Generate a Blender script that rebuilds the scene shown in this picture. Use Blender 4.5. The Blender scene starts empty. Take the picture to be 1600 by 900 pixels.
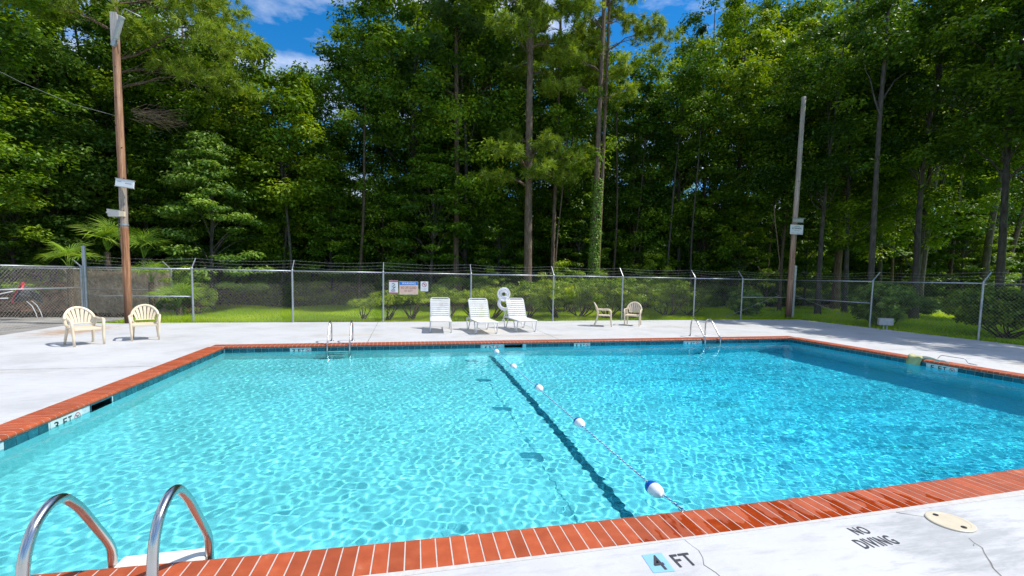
import bpy, math, random
import numpy as np
from mathutils import Vector, Matrix
random.seed(7)
S = bpy.context.scene
COL = S.collection
PI = math.pi

# ------------------------------------------------------------------ camera
F_PX, CY_PX, PITCH, ROLL, YAW, EYE = 713.74, 483.16, 0.0737, 0.0182, 0.2327, 1.75
_fw = np.array([math.sin(YAW)*math.cos(PITCH), math.cos(YAW)*math.cos(PITCH), -math.sin(PITCH)])
_rt = np.array([math.cos(YAW), -math.sin(YAW), 0.0]); _up = np.cross(_rt, _fw)
_r2 = _rt*math.cos(ROLL)+_up*math.sin(ROLL); _u2 = -_rt*math.sin(ROLL)+_up*math.cos(ROLL)
cam = bpy.data.cameras.new('camera'); camo = bpy.data.objects.new('camera', cam); COL.objects.link(camo)
S.camera = camo
cam.sensor_width = 36; cam.lens = 36*F_PX/1600; cam.shift_y = (CY_PX-450)/1600; cam.clip_end = 900; cam.clip_start = 0.05
camo.matrix_world = Matrix([[_r2[0], _u2[0], -_fw[0], 0], [_r2[1], _u2[1], -_fw[1], 0], [_r2[2], _u2[2], -_fw[2], EYE], [0, 0, 0, 1]])

# ------------------------------------------------------------------ sky, sun, exposure
SUN = Vector((0.54, -0.13, 0.83)).normalized()
elev = math.asin(SUN.z); azim = math.atan2(SUN.x, SUN.y)
w = bpy.data.worlds.new('World'); S.world = w; w.use_nodes = True
nt = w.node_tree; N = nt.nodes; L = nt.links
bg = N['Background']; bg.inputs[1].default_value = 0.125
sky = N.new('ShaderNodeTexSky'); sky.sky_type = 'NISHITA'; sky.sun_disc = False
sky.sun_elevation = elev; sky.sun_rotation = azim
sky.air_density = 1.0; sky.dust_density = 0.3; sky.ozone_density = 4.0
hs = N.new('ShaderNodeHueSaturation'); hs.inputs['Saturation'].default_value = 1.4; hs.inputs['Value'].default_value = 1.2
tc = N.new('ShaderNodeTexCoord')
mp = N.new('ShaderNodeMapping'); mp.inputs['Scale'].default_value = (1.0, 1.0, 2.6); mp.inputs['Location'].default_value = (2.3, 0.4, 0.1)
cn = N.new('ShaderNodeTexNoise'); cn.inputs['Scale'].default_value = 2.4; cn.inputs['Detail'].default_value = 9; cn.inputs['Roughness'].default_value = 0.56
cr = N.new('ShaderNodeValToRGB'); cr.color_ramp.elements[0].position = 0.47; cr.color_ramp.elements[1].position = 0.66
mx = N.new('ShaderNodeMix'); mx.data_type = 'RGBA'
L.new(tc.outputs['Generated'], mp.inputs[0]); L.new(mp.outputs[0], cn.inputs[0]); L.new(cn.outputs[0], cr.inputs[0])
L.new(sky.outputs[0], hs.inputs['Color']); L.new(hs.outputs[0], mx.inputs['A'])
mx.inputs['B'].default_value = (8.3, 8.5, 9.2, 1)
L.new(cr.outputs[0], mx.inputs['Factor']); L.new(mx.outputs['Result'], bg.inputs[0])

sl = bpy.data.lights.new('sun', 'SUN'); sl.energy = 4.3; sl.angle = math.radians(0.5); sl.color = (1.0, 0.965, 0.90)
so = bpy.data.objects.new('sun', sl); COL.objects.link(so); so.rotation_euler = SUN.to_track_quat('Z', 'Y').to_euler()
so.location = SUN*60
sl.cycles.is_caustics_light = True            # real caustics of the sun through the water surface
S.view_settings.view_transform = 'Standard'; S.view_settings.look = 'None'
S.view_settings.exposure = 0.25; S.view_settings.gamma = 1.0
S.cycles.max_bounces = 10; S.cycles.transparent_max_bounces = 12; S.cycles.diffuse_bounces = 3; S.cycles.glossy_bounces = 4; S.cycles.transmission_bounces = 8
S.cycles.use_denoising = True; S.cycles.denoising_prefilter = 'NONE'

# ------------------------------------------------------------------ helpers
def gx(px, Y):                                  # ground X seen at photo column px when standing at depth Y
    u = (px-800)/F_PX
    return Y*(_fw[0]+_r2[0]*u)/(_fw[1]+_r2[1]*u)

def meta(o, label=None, cat=None, group=None, kind=None):
    if label: o['label'] = label
    if cat: o['category'] = cat
    if group: o['group'] = group
    if kind: o['kind'] = kind
    return o

def empty(name, loc=(0, 0, 0), rz=0, label=None, cat=None, group=None, kind=None, parent=None):
    o = bpy.data.objects.new(name, None); COL.objects.link(o); o.location = loc; o.rotation_euler = (0, 0, rz)
    o.empty_display_size = 0.2
    if parent: o.parent = parent
    return meta(o, label, cat, group, kind)

def link(name, me, parent=None, loc=None, rz=None):
    o = bpy.data.objects.new(name, me); COL.objects.link(o)
    if parent: o.parent = parent
    if loc is not None: o.location = loc
    if rz is not None: o.rotation_euler = (0, 0, rz)
    return o

def copy_tree(root, loc, rz=0, scale=None):
    r = root.copy(); COL.objects.link(r); r.location = loc; r.rotation_euler = (0, 0, rz)
    if scale: r.scale = scale
    for ch in list(root.children):
        c = ch.copy(); COL.objects.link(c); c.parent = r
        for g in list(ch.children):
            d = g.copy(); COL.objects.link(d); d.parent = c
    return r

class MB:
    """collects vertices and faces of one mesh"""
    def __init__(s): s.v = []; s.f = []
    def add(s, v, f):
        n = len(s.v); s.v += [tuple(map(float, p)) for p in v]; s.f += [tuple(i+n for i in q) for q in f]; return s
    def box(s, c, d, rot=None, bev=0.0):
        x, y, z = d[0]/2, d[1]/2, d[2]/2
        if bev <= 0:
            p = [Vector((a, b, e)) for a in (-x, x) for b in (-y, y) for e in (-z, z)]
            f = [(0, 1, 3, 2), (4, 6, 7, 5), (0, 4, 5, 1), (2, 3, 7, 6), (0, 2, 6, 4), (1, 5, 7, 3)]
        else:
            b = bev; p = []; f = []
            rings = [(x-b, y-b, -z), (x, y, -z+b), (x, y, z-b), (x-b, y-b, z)]
            for (rx, ry, rz_) in rings:
                k = min(b, rx*.5, ry*.5)
                p += [Vector(q) for q in ((-rx+k, -ry, rz_), (rx-k, -ry, rz_), (rx, -ry+k, rz_), (rx, ry-k, rz_), (rx-k, ry, rz_), (-rx+k, ry, rz_), (-rx, ry-k, rz_), (-rx, -ry+k, rz_))]
            for r in range(3):
                for i in range(8):
                    j = (i+1) % 8; f.append((r*8+i, r*8+j, r*8+8+j, r*8+8+i))
            f.append(tuple(range(7, -1, -1))); f.append(tuple(range(24, 32)))
        if rot is not None: p = [rot @ q for q in p]
        c = Vector(c); return s.add([q+c for q in p], f)
    def tube(s, path, r, n=8, cap=True, flat=1.0, closed=False):
        P = [Vector(p) for p in path]; m = len(P)
        R = r if hasattr(r, '__len__') else [r]*m
        base = len(s.v); up = None; vs = []; fs = []
        for i in range(m):
            if closed: t = P[(i+1) % m]-P[i-1]
            else: t = P[min(i+1, m-1)]-P[max(i-1, 0)]
            if t.length < 1e-9: t = Vector((0, 0, 1))
            t.normalize()
            if up is None:
                up = Vector((0, 0, 1)) if abs(t.z) < .9 else Vector((0, 1, 0))
            a = (up-t*up.dot(t)).normalized(); b = t.cross(a); up = a
            for k in range(n):
                an = 2*PI*(k+.5)/n
                vs.append(P[i]+a*(math.cos(an)*R[i]*flat)+b*(math.sin(an)*R[i]))
        for i in range(m if closed else m-1):
            j = (i+1) % m
            for k in range(n):
                l = (k+1) % n; fs.append((i*n+k, i*n+l, j*n+l, j*n+k))
        if cap and not closed:
            fs.append(tuple(range(n-1, -1, -1))); fs.append(tuple((m-1)*n+k for k in range(n)))
        return s.add(vs, fs)
    def lathe(s, prof, c=(0, 0, 0), n=16, axis='z', cap=True):
        vs = []; fs = []; c = Vector(c)
        for (r, h) in prof:
            for k in range(n):
                a = 2*PI*k/n
                p = (r*math.cos(a), r*math.sin(a), h)
                if axis == 'y': p = (r*math.cos(a), h, -r*math.sin(a))
                if axis == 'x': p = (h, r*math.cos(a), r*math.sin(a))
                vs.append(Vector(p)+c)
        for i in range(len(prof)-1):
            for k in range(n):
                l = (k+1) % n; fs.append((i*n+k, i*n+l, (i+1)*n+l, (i+1)*n+k))
        if cap:
            fs.append(tuple(range(n-1, -1, -1))); fs.append(tuple((len(prof)-1)*n+k for k in range(n)))
        return s.add(vs, fs)
    def mesh(s, name, m, smooth=False):
        me = bpy.data.meshes.new(name); me.from_pydata(s.v, [], s.f)
        if m: me.materials.append(m)
        if smooth: me.polygons.foreach_set('use_smooth', [True]*len(me.polygons))
        me.update(); return me
    def build(s, name, m, parent=None, smooth=False, loc=None, rz=None):
        return link(name, s.mesh(name, m, smooth), parent, loc, rz)

def bulk(name, V, Fq, m, tint=None, smooth=False):
    """mesh from numpy arrays, Fq (n,k) faces"""
    me = bpy.data.meshes.new(name); k = Fq.shape[1]
    me.vertices.add(len(V)); me.vertices.foreach_set('co', V.astype(np.float32).ravel())
    me.loops.add(Fq.size); me.loops.foreach_set('vertex_index', Fq.astype(np.int32).ravel())
    me.polygons.add(len(Fq)); me.polygons.foreach_set('loop_start', np.arange(0, Fq.size, k, dtype=np.int32))
    me.update(calc_edges=True)
    if smooth: me.polygons.foreach_set('use_smooth', np.ones(len(Fq), bool))
    if tint is not None:
        at = me.attributes.new('tint', 'FLOAT', 'FACE'); at.data.foreach_set('value', tint.astype(np.float32))
    me.materials.append(m); return me

# ------------------------------------------------------------------ materials
def new_mat(name):
    m = bpy.data.materials.new(name); m.use_nodes = True; nt = m.node_tree
    return m, nt, nt.nodes, nt.links, nt.nodes['Principled BSDF']

def ramp(N, cols, interp='LINEAR'):
    r = N.new('ShaderNodeValToRGB'); e = r.color_ramp.elements; r.color_ramp.interpolation = interp
    while len(e) < len(cols): e.new(0.5)
    for i, (p, c) in enumerate(cols): e[i].position = p; e[i].color = (*c, 1)
    return r

def noisy(name, cols, scale=5.0, rough=0.6, metal=0.0, bump=0.0, bscale=None, detail=6, stretch=(1, 1, 1), obj_rand=0.0, coat=0.0, spec=0.5):
    """noise-coloured surface; colours = ramp stops (pos, rgb); obj_rand varies the value from piece to piece"""
    m, nt, N, L, b = new_mat(name)
    tc = N.new('ShaderNodeTexCoord'); mp = N.new('ShaderNodeMapping'); mp.inputs['Scale'].default_value = stretch
    geo = N.new('ShaderNodeNewGeometry')
    L.new(geo.outputs['Position'] if obj_rand == -1 else tc.outputs['Object'], mp.inputs[0])
    n = N.new('ShaderNodeTexNoise'); n.inputs['Scale'].default_value = scale; n.inputs['Detail'].default_value = detail; n.inputs['Roughness'].default_value = 0.6
    L.new(mp.outputs[0], n.inputs[0]); r = ramp(N, cols); L.new(n.outputs[0], r.inputs[0])
    out = r.outputs[0]
    if obj_rand > 0:
        oi = N.new('ShaderNodeObjectInfo'); h = N.new('ShaderNodeHueSaturation'); mr = N.new('ShaderNodeMapRange')
        mr.inputs['To Min'].default_value = 1-obj_rand; mr.inputs['To Max'].default_value = 1+obj_rand
        L.new(oi.outputs['Random'], mr.inputs[0]); L.new(mr.outputs[0], h.inputs['Value']); L.new(out, h.inputs['Color']); out = h.outputs[0]
        ad = N.new('ShaderNodeVectorMath'); L.new(mp.outputs[0], ad.inputs[0]); L.new(oi.outputs['Location'], ad.inputs[1]); L.new(ad.outputs[0], n.inputs[0])
    L.new(out, b.inputs['Base Color']); b.inputs['Roughness'].default_value = rough; b.inputs['Metallic'].default_value = metal
    b.inputs['Coat Weight'].default_value = coat; b.inputs['Specular IOR Level'].default_value = spec
    if bump > 0:
        n2 = N.new('ShaderNodeTexNoise'); n2.inputs['Scale'].default_value = bscale or scale*3; n2.inputs['Detail'].default_value = 8
        L.new(mp.outputs[0], n2.inputs[0]); bp = N.new('ShaderNodeBump'); bp.inputs['Strength'].default_value = bump; bp.inputs['Distance'].default_value = 0.02
        L.new(n2.outputs[0], bp.inputs['Height']); L.new(bp.outputs[0], b.inputs['Normal'])
    return m

def plain(name, c, rough=0.5, metal=0.0):
    return noisy(name, [(0.3, tuple(x*0.9 for x in c)), (0.7, tuple(min(1, x*1.06) for x in c))], 6, rough, metal)

def leaf_mat(name, dark, mid, light, trans=0.27, rough=0.5):
    m, nt, N, L, b = new_mat(name)
    dark, mid, light = [tuple(min(.6, x*1.22) for x in c) for c in (dark, mid, light)]
    a = N.new('ShaderNodeAttribute'); a.attribute_name = 'tint'
    oi = N.new('ShaderNodeObjectInfo'); ma = N.new('ShaderNodeMath'); ma.operation = 'MULTIPLY_ADD'; ma.inputs[1].default_value = 0.30; ma.inputs[2].default_value = -0.15
    L.new(oi.outputs['Random'], ma.inputs[0]); ad = N.new('ShaderNodeMath'); ad.operation = 'ADD'; ad.use_clamp = True
    L.new(ma.outputs[0], ad.inputs[0]); L.new(a.outputs['Fac'], ad.inputs[1])
    r = ramp(N, [(0.0, dark), (0.5, mid), (1.0, light)]); L.new(ad.outputs[0], r.inputs[0])
    L.new(r.outputs[0], b.inputs['Base Color']); b.inputs['Roughness'].default_value = rough; b.inputs['Specular IOR Level'].default_value = 0.3
    t = N.new('ShaderNodeBsdfTranslucent'); h = N.new('ShaderNodeHueSaturation'); h.inputs['Hue'].default_value = 0.485; h.inputs['Value'].default_value = 1.7; h.inputs['Saturation'].default_value = 1.1
    L.new(r.outputs[0], h.inputs['Color']); L.new(h.outputs[0], t.inputs[0])
    mx = N.new('ShaderNodeMixShader'); mx.inputs[0].default_value = trans
    L.new(b.outputs[0], mx.inputs[1]); L.new(t.outputs[0], mx.inputs[2]); L.new(mx.outputs[0], N['Material Output'].inputs[0])
    return m

M = {}
M['leaf'] = leaf_mat('broad_leaf', (.032, .080, .006), (.095, .185, .012), (.22, .32, .024))
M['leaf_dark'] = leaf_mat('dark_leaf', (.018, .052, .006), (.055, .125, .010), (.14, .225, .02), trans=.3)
M['leaf_bright'] = leaf_mat('bright_leaf', (.06, .125, .008), (.135, .22, .014), (.25, .33, .025))
M['leaf_pale'] = leaf_mat('pale_leaf', (.055, .12, .016), (.13, .225, .032), (.25, .36, .065))
M['needle'] = leaf_mat('pine_needle', (.07, .12, .010), (.16, .23, .018), (.29, .36, .04), trans=.3)
M['needle_dark'] = leaf_mat('dark_pine_needle', (.03, .075, .014), (.07, .135, .022), (.14, .21, .035), trans=.3)
M['palm'] = leaf_mat('palm_leaf', (.09, .18, .018), (.19, .31, .03), (.34, .44, .065), trans=.35)
M['shrub'] = leaf_mat('shrub_leaf', (.09, .15, .010), (.20, .29, .02), (.36, .42, .035))
M['grass'] = leaf_mat('grass_blade', (.16, .26, .005), (.27, .40, .008), (.42, .52, .015), trans=.4)
M['bark'] = noisy('pine_bark', [(.3, (.07, .045, .032)), (.55, (.17, .115, .08)), (.75, (.30, .22, .165))], 7, .9, bump=.9, bscale=14, stretch=(2.2, 2.2, .5))
M['bark_grey'] = noisy('grey_bark', [(.3, (.035, .030, .025)), (.6, (.10, .088, .072)), (.8, (.18, .165, .14))], 5, .9, bump=.6, bscale=12, stretch=(2, 2, .6))
M['twig'] = noisy('twig', [(.3, (.05, .035, .022)), (.7, (.14, .10, .065))], 6, .9)
M['dead'] = noisy('dead_twig', [(.3, (.12, .075, .045)), (.7, (.26, .18, .11))], 6, .9)
M['steel'] = noisy('polished_steel', [(.3, (.46, .45, .44)), (.7, (.58, .57, .56))], 3, .24, 1.0, bump=.02, bscale=60)
M['galv'] = noisy('galvanised_steel', [(.3, (.33, .36, .38)), (.7, (.48, .50, .52))], 9, .42, .55)
M['wire'] = noisy('galvanised_wire', [(.3, (.30, .29, .25)), (.7, (.46, .44, .39))], 9, .5, .2)
M['chair'] = noisy('beige_resin', [(.3, (.70, .575, .40)), (.7, (.78, .655, .475))], 4, .38, coat=.1)
M['white'] = noisy('white_enamel', [(.3, (.60, .59, .56)), (.7, (.74, .74, .72))], 5, .35)
M['strap'] = noisy('white_vinyl_strap', [(.25, (.52, .49, .42)), (.55, (.70, .695, .67))], 4, .4, obj_rand=.08)
M['strap_y'] = noisy('yellowed_vinyl_strap', [(.25, (.62, .50, .30)), (.6, (.78, .72, .58))], 3, .4)
M['rope_w'] = plain('white_rope', (.75, .76, .76), .7); M['rope_b'] = plain('blue_rope', (.03, .12, .45), .7)
M['float_w'] = plain('white_float_plastic', (.82, .83, .84), .3); M['float_b'] = plain('blue_float_plastic', (.01, .10, .50), .3)
M['step'] = noisy('white_step_plastic', [(.3, (.70, .68, .60)), (.7, (.82, .80, .73))], 6, .45)
M['grout'] = noisy('white_grout', [(.3, (.48, .45, .41)), (.7, (.60, .57, .53))], 20, .8)
M['black'] = plain('black_paint', (.018, .018, .022), .5); M['lettering'] = noisy('worn_black_paint', [(.3, (.03, .03, .036)), (.75, (.075, .075, .085))], 30, .6)
M['red'] = plain('red_paint', (.55, .02, .03), .4); M['pinkred'] = plain('faded_red', (.50, .09, .13), .5)
M['signwhite'] = plain('sign_white', (.74, .76, .78), .4); M['signblue'] = plain('sign_blue', (.03, .20, .60), .4)
M['peach'] = plain('sign_peach', (.72, .50, .40), .5); M['brown'] = plain('faded_brown_print', (.26, .11, .08), .6); M['signgreen'] = plain('sign_green', (.05, .22, .14), .5)
M['lightblue'] = plain('light_blue_tile', (.27, .53, .82), .35)
M['cream'] = noisy('cream_plastic', [(.3, (.58, .50, .36)), (.7, (.70, .62, .47))], 5, .45)
M['greybox'] = plain('grey_box', (.42, .42, .40), .5); M['darkgrey'] = plain('dark_grey_cloth', (.06, .065, .075), .8)
M['hose'] = plain('white_hose', (.80, .80, .82), .35)
M['mark_tile'] = noisy('white_marker_tile', [(.3, (.52, .62, .60)), (.7, (.66, .74, .70))], 6, .2)
M['yellow'] = noisy('faded_yellow_vinyl', [(.3, (.30, .31, .11)), (.7, (.50, .49, .24))], 5, .5)
M['gate_screen'] = noisy('tan_dry_thatch', [(.25, (.26, .18, .11)), (.5, (.56, .43, .28)), (.75, (.78, .66, .48))], 9, .9, bump=.6, bscale=30)

# brick coping: terracotta with darker wet patches
def brick_mat():
    m, nt, N, L, b = new_mat('terracotta_brick')
    geo = N.new('ShaderNodeNewGeometry'); oi = N.new('ShaderNodeObjectInfo')
    n = N.new('ShaderNodeTexNoise'); n.inputs['Scale'].default_value = 9; n.inputs['Detail'].default_value = 8; L.new(geo.outputs['Position'], n.inputs[0])
    r = ramp(N, [(.3, (.37, .070, .020)), (.52, (.43, .084, .026)), (.68, (.47, .105, .038)), (.80, (.55, .24, .14))]); L.new(n.outputs[0], r.inputs[0])
    h = N.new('ShaderNodeHueSaturation'); mr = N.new('ShaderNodeMapRange'); mr.inputs['To Min'].default_value = .80; mr.inputs['To Max'].default_value = 1.12
    L.new(oi.outputs['Random'], mr.inputs[0]); L.new(mr.outputs[0], h.inputs['Value']); L.new(r.outputs[0], h.inputs['Color'])
    # water splashed on the bricks
    mp = N.new('ShaderNodeMapping'); mp.inputs['Scale'].default_value = (7.5, 2.6, 3); L.new(geo.outputs['Position'], mp.inputs[0])
    w1 = N.new('ShaderNodeTexNoise'); w1.inputs['Scale'].default_value = 1.0; w1.inputs['Detail'].default_value = 3; L.new(mp.outputs[0], w1.inputs[0])
    sx = N.new('ShaderNodeSeparateXYZ'); L.new(geo.outputs['Position'], sx.inputs[0])
    env = N.new('ShaderNodeMapRange'); env.inputs['From Min'].default_value = .7; env.inputs['From Max'].default_value = 2.0; L.new(sx.outputs[0], env.inputs[0])
    env2 = N.new('ShaderNodeMapRange'); env2.inputs['From Min'].default_value = 4.9; env2.inputs['From Max'].default_value = 4.0; L.new(sx.outputs[0], env2.inputs[0])
    mu = N.new('ShaderNodeMath'); mu.operation = 'MULTIPLY'; L.new(env.outputs[0], mu.inputs[0]); L.new(env2.outputs[0], mu.inputs[1])
    yb = N.new('ShaderNodeMapRange'); yb.inputs['From Min'].default_value = 2.98; yb.inputs['From Max'].default_value = 2.60; yb.inputs['To Min'].default_value = -.10; yb.inputs['To Max'].default_value = .14; L.new(sx.outputs[1], yb.inputs[0])
    th = N.new('ShaderNodeMath'); th.operation = 'MULTIPLY_ADD'; th.inputs[1].default_value = .5; th.inputs[2].default_value = -.5; L.new(mu.outputs[0], th.inputs[0])
    s1 = N.new('ShaderNodeMath'); s1.operation = 'ADD'; L.new(w1.outputs[0], s1.inputs[0]); L.new(th.outputs[0], s1.inputs[1])
    s2 = N.new('ShaderNodeMath'); s2.operation = 'ADD'; L.new(s1.outputs[0], s2.inputs[0]); L.new(yb.outputs[0], s2.inputs[1])
    wr = ramp(N, [(.535, (0, 0, 0)), (.56, (1, 1, 1))]); L.new(s2.outputs[0], wr.inputs[0])
    mx = N.new('ShaderNodeMix'); mx.data_type = 'RGBA'; mx.blend_type = 'MULTIPLY'; mx.inputs['B'].default_value = (.82, .55, .34, 1)
    L.new(wr.outputs[0], mx.inputs['Factor']); L.new(h.outputs[0], mx.inputs['A']); L.new(mx.outputs['Result'], b.inputs['Base Color'])
    rr = N.new('ShaderNodeMapRange'); rr.inputs['To Min'].default_value = .55; rr.inputs['To Max'].default_value = .12; L.new(wr.outputs[0], rr.inputs[0]); L.new(rr.outputs[0], b.inputs['Roughness'])
    bp = N.new('ShaderNodeBump'); bp.inputs['Strength'].default_value = .12; bp.inputs['Distance'].default_value = .01
    n2 = N.new('ShaderNodeTexNoise'); n2.inputs['Scale'].default_value = 60; L.new(geo.outputs['Position'], n2.inputs[0]); L.new(n2.outputs[0], bp.inputs['Height']); L.new(bp.outputs[0], b.inputs['Normal'])
    return m
M['brick'] = brick_mat()

def tile_mat(name, cols, rv):
    m = noisy(name, cols, 14, .12, obj_rand=rv, detail=4); return m
M['tile'] = tile_mat('teal_glazed_tile', [(.3, (.006, .060, .085)), (.6, (.012, .105, .14)), (.8, (.035, .19, .22))], .35)
M['stripe_tile'] = tile_mat('dark_stripe_tile', [(.3, (.02, .10, .16)), (.7, (.04, .16, .23))], .2)

def deck_mat():
    m, nt, N, L, b = new_mat('painted_concrete_deck')
    geo = N.new('ShaderNodeNewGeometry')
    n = N.new('ShaderNodeTexNoise'); n.inputs['Scale'].default_value = .8; n.inputs['Detail'].default_value = 10; n.inputs['Roughness'].default_value = .62; L.new(geo.outputs['Position'], n.inputs[0])
    r = ramp(N, [(.28, (.44, .44, .435)), (.5, (.545, .543, .54)), (.72, (.59, .59, .592))]); L.new(n.outputs[0], r.inputs[0])
    # streaky scuffs
    mp = N.new('ShaderNodeMapping'); mp.inputs['Scale'].default_value = (1.0, 4.5, 1); mp.inputs['Rotation'].default_value = (0, 0, .3); L.new(geo.outputs['Position'], mp.inputs[0])
    n3 = N.new('ShaderNodeTexNoise'); n3.inputs['Scale'].default_value = 2.6; n3.inputs['Detail'].default_value = 9; n3.inputs['Roughness'].default_value = .7; L.new(mp.outputs[0], n3.inputs[0])
    r3 = ramp(N, [(.30, (.66, .66, .67)), (.49, (1, 1, 1))]); L.new(n3.outputs[0], r3.inputs[0])
    mu = N.new('ShaderNodeMix'); mu.data_type = 'RGBA'; mu.blend_type = 'MULTIPLY'; mu.inputs['Factor'].default_value = .5; L.new(r.outputs[0], mu.inputs['A']); L.new(r3.outputs[0], mu.inputs['B'])
    # rusty stains
    n2 = N.new('ShaderNodeTexNoise'); n2.inputs['Scale'].default_value = .55; n2.inputs['Detail'].default_value = 5; n2.inputs['Distortion'].default_value = 1.2; L.new(geo.outputs['Position'], n2.inputs[0])
    r2 = ramp(N, [(.60, (0, 0, 0)), (.72, (1, 1, 1))]); L.new(n2.outputs[0], r2.inputs[0])
    m2 = N.new('ShaderNodeMix'); m2.data_type = 'RGBA'; m2.inputs['B'].default_value = (.56, .47, .36, 1); m2.blend_type = 'MIX'
    sc = N.new('ShaderNodeMath'); sc.operation = 'MULTIPLY'; sc.inputs[1].default_value = .45; L.new(r2.outputs[0], sc.inputs[0])
    L.new(sc.outputs[0], m2.inputs['Factor']); L.new(mu.outputs['Result'], m2.inputs['A'])
    # small dark specks and hairline pits
    v = N.new('ShaderNodeTexVoronoi'); v.inputs['Scale'].default_value = 4.5; L.new(geo.outputs['Position'], v.inputs[0])
    r4 = ramp(N, [(.012, (.35, .33, .3)), (.03, (1, 1, 1))]); L.new(v.outputs[0], r4.inputs[0])
    m4 = N.new('ShaderNodeMix'); m4.data_type = 'RGBA'; m4.blend_type = 'MULTIPLY'; m4.inputs['Factor'].default_value = .8; L.new(m2.outputs['Result'], m4.inputs['A']); L.new(r4.outputs[0], m4.inputs['B'])
    cur = m4.outputs['Result']
    for (sx_, sy_, rx_, ry_, c_, am) in [(-8.85, 15.0, .75, 1.1, (.40, .24, .12), .85), (3.6, 12.75, 1.9, .35, (.50, .40, .28), .55), (14.4, 6.9, 1.5, .6, (.50, .40, .27), .6), (15.6, 5.9, 1.2, .9, (.48, .41, .30), .5), (3.75, 2.25, .55, .40, (.30, .31, .31), .55),
                                         (-1.5, 13.4, 1.1, .25, (.50, .40, .27), .5), (-7.6, 9.2, 1.8, .25, (.42, .38, .32), .45), (2.5, 14.0, .8, .7, (.62, .50, .30), .35), (10.4, 14.6, 2.2, .4, (.47, .41, .33), .4)]:
        sb_ = N.new('ShaderNodeVectorMath'); sb_.operation = 'SUBTRACT'; sb_.inputs[1].default_value = (sx_, sy_, 0); L.new(geo.outputs['Position'], sb_.inputs[0])
        dv_ = N.new('ShaderNodeVectorMath'); dv_.operation = 'DIVIDE'; dv_.inputs[1].default_value = (rx_*1.9, ry_*1.9, 1); L.new(sb_.outputs[0], dv_.inputs[0])
        le = N.new('ShaderNodeVectorMath'); le.operation = 'LENGTH'; L.new(dv_.outputs[0], le.inputs[0])
        ns = N.new('ShaderNodeMath'); ns.operation = 'MULTIPLY_ADD'; ns.inputs[1].default_value = 2.6; L.new(n3.outputs[0], ns.inputs[0]); L.new(le.outputs['Value'], ns.inputs[2])
        mr_ = N.new('ShaderNodeMapRange'); mr_.inputs['From Min'].default_value = 1.95; mr_.inputs['From Max'].default_value = 1.45; mr_.inputs['To Max'].default_value = am; L.new(ns.outputs[0], mr_.inputs[0])
        mm_ = N.new('ShaderNodeMix'); mm_.data_type = 'RGBA'; mm_.inputs['B'].default_value = (*c_, 1); L.new(mr_.outputs[0], mm_.inputs['Factor']); L.new(cur, mm_.inputs['A']); cur = mm_.outputs['Result']
    L.new(cur, b.inputs['Base Color']); b.inputs['Roughness'].default_value = .7
    nb = N.new('ShaderNodeTexNoise'); nb.inputs['Scale'].default_value = 22; nb.inputs['Detail'].default_value = 8; L.new(geo.outputs['Position'], nb.inputs[0])
    bp = N.new('ShaderNodeBump'); bp.inputs['Strength'].default_value = .22; bp.inputs['Distance'].default_value = .012; L.new(nb.outputs[0], bp.inputs['Height']); L.new(bp.outputs[0], b.inputs['Normal'])
    return m
M['deck'] = deck_mat()

def ground_mat():
    m, nt, N, L, b = new_mat('lawn_and_leaf_litter')
    geo = N.new('ShaderNodeNewGeometry'); sx = N.new('ShaderNodeSeparateXYZ'); L.new(geo.outputs['Position'], sx.inputs[0])
    n = N.new('ShaderNodeTexNoise'); n.inputs['Scale'].default_value = 3; n.inputs['Detail'].default_value = 9; L.new(geo.outputs['Position'], n.inputs[0])
    g = ramp(N, [(.3, (.12, .21, .008)), (.55, (.22, .34, .012)), (.75, (.32, .44, .02))]); L.new(n.outputs[0], g.inputs[0])
    n2 = N.new('ShaderNodeTexNoise'); n2.inputs['Scale'].default_value = 6; n2.inputs['Detail'].default_value = 9; L.new(geo.outputs['Position'], n2.inputs[0])
    d = ramp(N, [(.3, (.012, .010, .006)), (.55, (.035, .024, .014)), (.8, (.08, .05, .028))]); L.new(n2.outputs[0], d.inputs[0])
    wob = N.new('ShaderNodeTexNoise'); wob.inputs['Scale'].default_value = .6; L.new(geo.outputs['Position'], wob.inputs[0])
    a = N.new('ShaderNodeMath'); a.operation = 'MULTIPLY_ADD'; a.inputs[1].default_value = 3.0; L.new(wob.outputs[0], a.inputs[0]); L.new(sx.outputs[1], a.inputs[2])
    mr = N.new('ShaderNodeMapRange'); mr.inputs['From Min'].default_value = 26.0; mr.inputs['From Max'].default_value = 27.4; L.new(a.outputs[0], mr.inputs[0])
    # left of the gate it is bare litter
    ml = N.new('ShaderNodeMapRange'); ml.inputs['From Min'].default_value = -9.6; ml.inputs['From Max'].default_value = -10.6; L.new(sx.outputs[0], ml.inputs[0])
    mxx = N.new('ShaderNodeMath'); mxx.operation = 'MAXIMUM'; L.new(mr.outputs[0], mxx.inputs[0]); L.new(ml.outputs[0], mxx.inputs[1])
    mx = N.new('ShaderNodeMix'); mx.data_type = 'RGBA'; L.new(mxx.outputs[0], mx.inputs['Factor']); L.new(g.outputs[0], mx.inputs['A']); L.new(d.outputs[0], mx.inputs['B'])
    L.new(mx.outputs['Result'], b.inputs['Base Color']); b.inputs['Roughness'].default_value = .95
    bp = N.new('ShaderNodeBump'); bp.inputs['Strength'].default_value = .6; bp.inputs['Distance'].default_value = .05; L.new(n2.outputs[0], bp.inputs['Height']); L.new(bp.outputs[0], b.inputs['Normal'])
    return m
M['ground'] = ground_mat()
M['path'] = noisy('grey_concrete_path', [(.3, (.20, .185, .165)), (.6, (.32, .30, .27)), (.8, (.42, .40, .36))], 2, .9, bump=.2, bscale=20)
M['dirt'] = noisy('orange_dirt', [(.3, (.22, .11, .055)), (.7, (.42, .25, .14))], 3, .95)

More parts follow.
